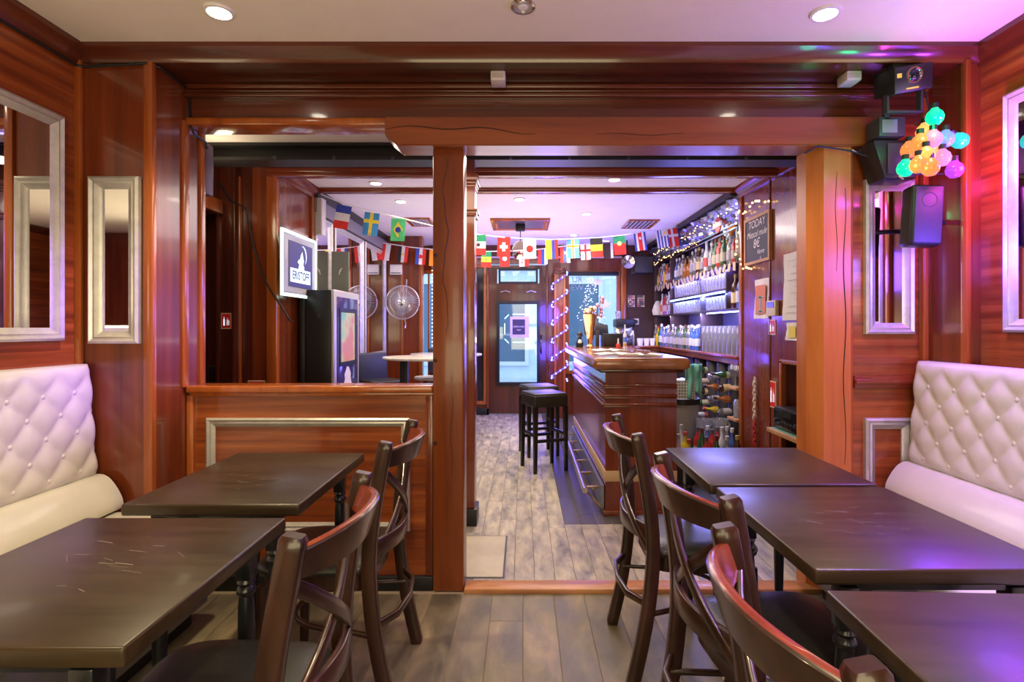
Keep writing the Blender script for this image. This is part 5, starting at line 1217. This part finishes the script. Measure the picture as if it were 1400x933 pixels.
# ================================================================== RIGHT CORNER: party light, bulbs, speaker
pt_ = thing('party_light', 'black party light projector tilted in the upper right corner', 'party light', (1.68, 2.44, 2.28))
Mx = Matrix.Translation((1.69, 2.40, 2.375)) @ Matrix.Rotation(R(-10), 4, 'Y') @ Matrix.Rotation(R(14), 4, 'X')
MB().box(-.085, .085, -.06, .08, -.055, .055, .008, 2, M=Mx).build('housing', BLACK, pt_)
MB().lathe([(.024, 0), (.028, .006), (.034, .006), (.036, 0), (.024, 0)], (0, 0, 0), 24, M=Mx @ Matrix.Translation((0, -.06, .012)) @ Matrix.Rotation(R(90), 4, 'X')).build('lens_ring', CHROME, pt_)
MB().lathe([(0, .008), (.02, .005), (.026, 0), (0, -.001)], (0, 0, 0), 20, M=Mx @ Matrix.Translation((0, -.061, .012)) @ Matrix.Rotation(R(90), 4, 'X')).build('lens', mat('lens_dark', (.01, .01, .02), .03), pt_)
MB().box(-.035, .02, -.0615, -.060, -.043, -.036, M=Mx).box(-.075, -.055, -.0615, -.06, .01, .028, M=Mx).build('yellow_sticker', mat('sticker_yellow', (.65, .52, .05), .5), pt_)
MB().box(1.615, 1.625, 2.40, 2.43, 2.24, 2.40, .002).box(1.765, 1.775, 2.40, 2.43, 2.24, 2.40, .002).box(1.615, 1.775, 2.40, 2.43, 2.235, 2.245, .002).box(1.65, 1.74, 2.41, 2.47, 2.40, 2.459, .003).build('yoke', DARK, pt_)
pw = thing('power_box', 'dark grey box bracket under the party light', 'box', (1.68, 2.5, 2.10))
MB().box(1.62, 1.74, 2.46, 2.56, 2.15, 2.24, .006).box(1.645, 1.665, 2.46, 2.48, 2.22, 2.46).build('case', DARK, pw); MB().box(1.63, 1.70, 2.455, 2.46, 2.165, 2.225, .002).build('face_plate', mat('grey_plate', (.20, .19, .22), .4), pw)
sp2 = thing('loudspeaker', 'black angled loudspeaker behind the coloured bulbs', 'loudspeaker', (1.70, 2.50, 1.95))
mb = MB().box(1.60, 1.80, 2.47, 2.60, 1.96, 2.14, .012); mb.xf(lambda v: (v.x + (.05 if v.z < 2.05 else 0)*(v.x < 1.7), v.y, v.z)); mb.build('cabinet', BLACK, sp2); MB().box(1.66, 1.79, 2.462, 2.47, 1.98, 2.12, .002).build('grille', DARK, sp2); MB().box(1.79, 1.96, 2.52, 2.55, 2.03, 2.06).build('bracket', STEEL, sp2)
lsp = thing('loudspeaker', 'violet-lit black loudspeaker below the coloured bulbs on the right', 'loudspeaker', (1.78, 2.45, 1.62))
Ms = Matrix.Translation((1.79, 2.43, 1.775)) @ Matrix.Rotation(R(3), 4, 'Y') @ Matrix.Rotation(R(-8), 4, 'Z') @ Matrix.Diagonal((.92, .8, .95, 1))
MB().box(-.072, .072, -.06, .065, -.14, .145, .018, 4, M=Ms).build('cabinet', BLACK, lsp, smooth=50); MB().box(-.062, .062, -.067, -.055, -.13, .135, .012, 3, M=Ms).build('grille', mat('speaker_mesh', (.03, .028, .04), .5), lsp)
MB().lathe([(.030, 0), (.033, .003), (.036, 0), (.030, 0)], (0, 0, 0), 24, M=Ms @ Matrix.Translation((0, -.0665, .07)) @ Matrix.Rotation(R(90), 4, 'X')).build('cone_ring', DARK, lsp)
MB().tube([(1.80, 2.48, 1.77), (1.88, 2.52, 1.77), (1.962, 2.52, 1.77)], .012, 8).build('wall_bracket', STEEL, lsp)
bl_ = thing('bulb_garland', 'cluster of glowing coloured party bulbs hanging in the right corner', 'light garland', (1.72, 2.36, 1.95))
BC = {'green bulb': ((.0, .85, .30), 1.5), 'teal bulb': ((.02, .62, .48), 1.1), 'orange bulb': ((1, .22, .05), 1.3), 'pink bulb': ((1, .22, .36), 1.4), 'amber bulb': ((1, .36, .08), 1.5), 'violet bulb': ((.50, .06, .9), 1.0), 'blue bulb': ((.20, .36, 1), 1.0)}
BL = [('green bulb', 1278, 160, 2.26), ('teal bulb', 1312, 192, 2.32), ('green bulb', 1238, 230, 2.28), ('violet bulb', 1305, 232, 2.28), ('orange bulb', 1243, 205, 2.34), ('orange bulb', 1258, 195, 2.26), ('pink bulb', 1276, 190, 2.24), ('blue bulb', 1293, 190, 2.30), ('amber bulb', 1264, 180, 2.33), ('amber bulb', 1266, 213, 2.22), ('orange bulb', 1256, 225, 2.22), ('orange bulb', 1272, 229, 2.20), ('pink bulb', 1288, 216, 2.28), ('amber bulb', 1270, 203, 2.31)]
for nm, px, py, Y in BL:
    c_, s_ = BC[nm]; p = P(px, py, Y); up = Vector((0, 0, 1)) if nm != 'teal bulb' else Vector((-.6, 0, .6)).normalized()
    q_ = up.to_track_quat('Z', 'Y').to_matrix().to_4x4()
    gm_ = glow('glow_' + nm.replace(' ', '_'), c_, s_); gm_.node_tree.nodes['Principled BSDF'].inputs['Base Color'].default_value = (c_[0]*.3, c_[1]*.3, c_[2]*.3, 1); gm_.node_tree.nodes['Principled BSDF'].inputs['Roughness'].default_value = .1
    o = MB().lathe([(0, -.036), (.018, -.032), (.031, -.016), (.034, 0), (.028, .018), (.016, .030), (.013, .036), (0, .036)], p, 16, M=q_).build('bulb', gm_, bl_); o['label'] = nm
    MB().lathe([(0, .036), (.014, .036), (.014, .056), (0, .058)], p, 10, M=q_).build('socket', BLACK, o)
MB().tube([P(1264, 120, 2.36), P(1270, 150, 2.33), P(1250, 170, 2.36), P(1285, 180, 2.36), P(1245, 200, 2.36), P(1295, 205, 2.36), P(1305, 220, 2.34)], .004, 6).build('cable', CABLE, bl_)
MB().tube([P(1100, 210, 2.57), P(1118, 200, 2.57), P(1160, 206, 2.57), P(1215, 222, 2.50), P(1245, 238, 2.40), P(1290, 238, 2.38)], .004, 6).build('cable', CABLE, bl_)
MB().tube([P(1165, 205, 2.60), P(1200, 225, 2.58), P(1235, 245, 2.45)], .003, 6).build('cable', WHITE, bl_)
for nm, loc, pw_ in (('green bulb', P(1280, 160, 2.16), 2.5), ('pink bulb', Vector((1.88, 2.20, 1.95)), 7), ('violet bulb', Vector((1.90, 2.0, 2.02)), 11), ('green bulb', P(1232, 232, 2.18), 1.2)):
    lamp('POINT', loc, pw_, {'pink bulb': (1, .05, .50), 'violet bulb': (.45, .05, 1)}.get(nm, BC[nm][0]), .04)
# cable along the left cornice
tag(MB().tube([(-1.955, -.5, 2.435), (-1.955, 2.37, 2.43), (-1.94, 2.385, 2.43), (-1.66, 2.385, 2.445), (-1.625, 2.42, 2.445), (-1.625, 2.63, 2.44), (-1.618, 2.635, 2.26), (-1.618, 2.66, 2.235), (-1.618, 2.76, 2.225), (-1.625, 2.785, 2.2)], .006, 6).build('cornice_cable', CABLE), 'dark cable clipped along the left cornice and down the reveal', 'cable')
vg = thing('floor_hatch', 'cream floor hatch plate let into the back floor beside the threshold', 'hatch', (-.23, 3.03, 0))
MB().box(-.42, -.105, 2.77, 3.31, .0005, .004, .001).build('plate', textured('cream_plate', [(.42, .37, .26), (.52, .46, .33)], (6, 6, 6), .5, 0, 6, .03), vg); MB().box(-.43, -.094, 2.76, 3.32, .0002, .0018).build('edge', DARK, vg)
sw = thing('wall_vent', 'small dark vent plate low on the far left dark wall', 'vent', (-2.18, 3.88, .90)); MB().box(-2.30, -2.215, 3.955, 3.998, .87, 1.0, .003).build('plate', DARK, sw); MB().box(-2.29, -2.225, 3.95, 3.956, .885, .985).build('louvre', BLACK, sw)
rs_ = thing('red_plaque', 'small red plaque standing above the partition on the dark panel', 'plaque', (-1.97, 3.995, .85)); MB().box(-2.03, -1.90, 3.99, 3.999, .80, .89, .002).build('plate', RIM, rs_); MB().box(-2.02, -1.91, 3.988, 3.991, .81, .88).build('red_field', RED, rs_)

# coloured lamps that colour the room
lamp('SPOT', (1.62, 2.30, 2.32), 700, VIO, .06, (-1.66, 2.52, 1.30), 17, .9)
lamp('SPOT', (1.60, 2.25, 2.30), 260, VIO, .06, (-1.88, 2.1, .97), 9, .9)       # party light throwing violet across to the left bench
lamp('SPOT', (1.35, .75, 2.45), 220, VIO, .06, (1.4, .8, .7), 110, 1)
lamp('POINT', (1.80, 2.17, 1.60), 19, (.17, .06, 1), .12)          # unseen violet lamp added in the right corner for the near table's sheen
lamp('AREA', (1.86, 6.05, 1.60), 36, (.22, .20, 1), 1.7, (.5, 6.0, 1.7), sy=.5)  # LED strips of the back bar
for y in (5.45, 6.4): lamp('AREA', (1.92, y, 1.605), 16, (.20, .30, 1), .8, (2.1, y, 1.3), sy=.05); lamp('AREA', (1.92, y, 1.83), 14, (.24, .22, 1), .8, (2.1, y, 1.6), sy=.05)
lamp('AREA', (1.88, 5.3, 1.42), 11, (.5, .5, 1), 1.1, (2.02, 5.3, 1.0), sy=.05); lamp('AREA', (1.88, 6.6, 1.42), 9, (.7, .65, 1), 1.8, (2.02, 6.6, 1.0), sy=.05)
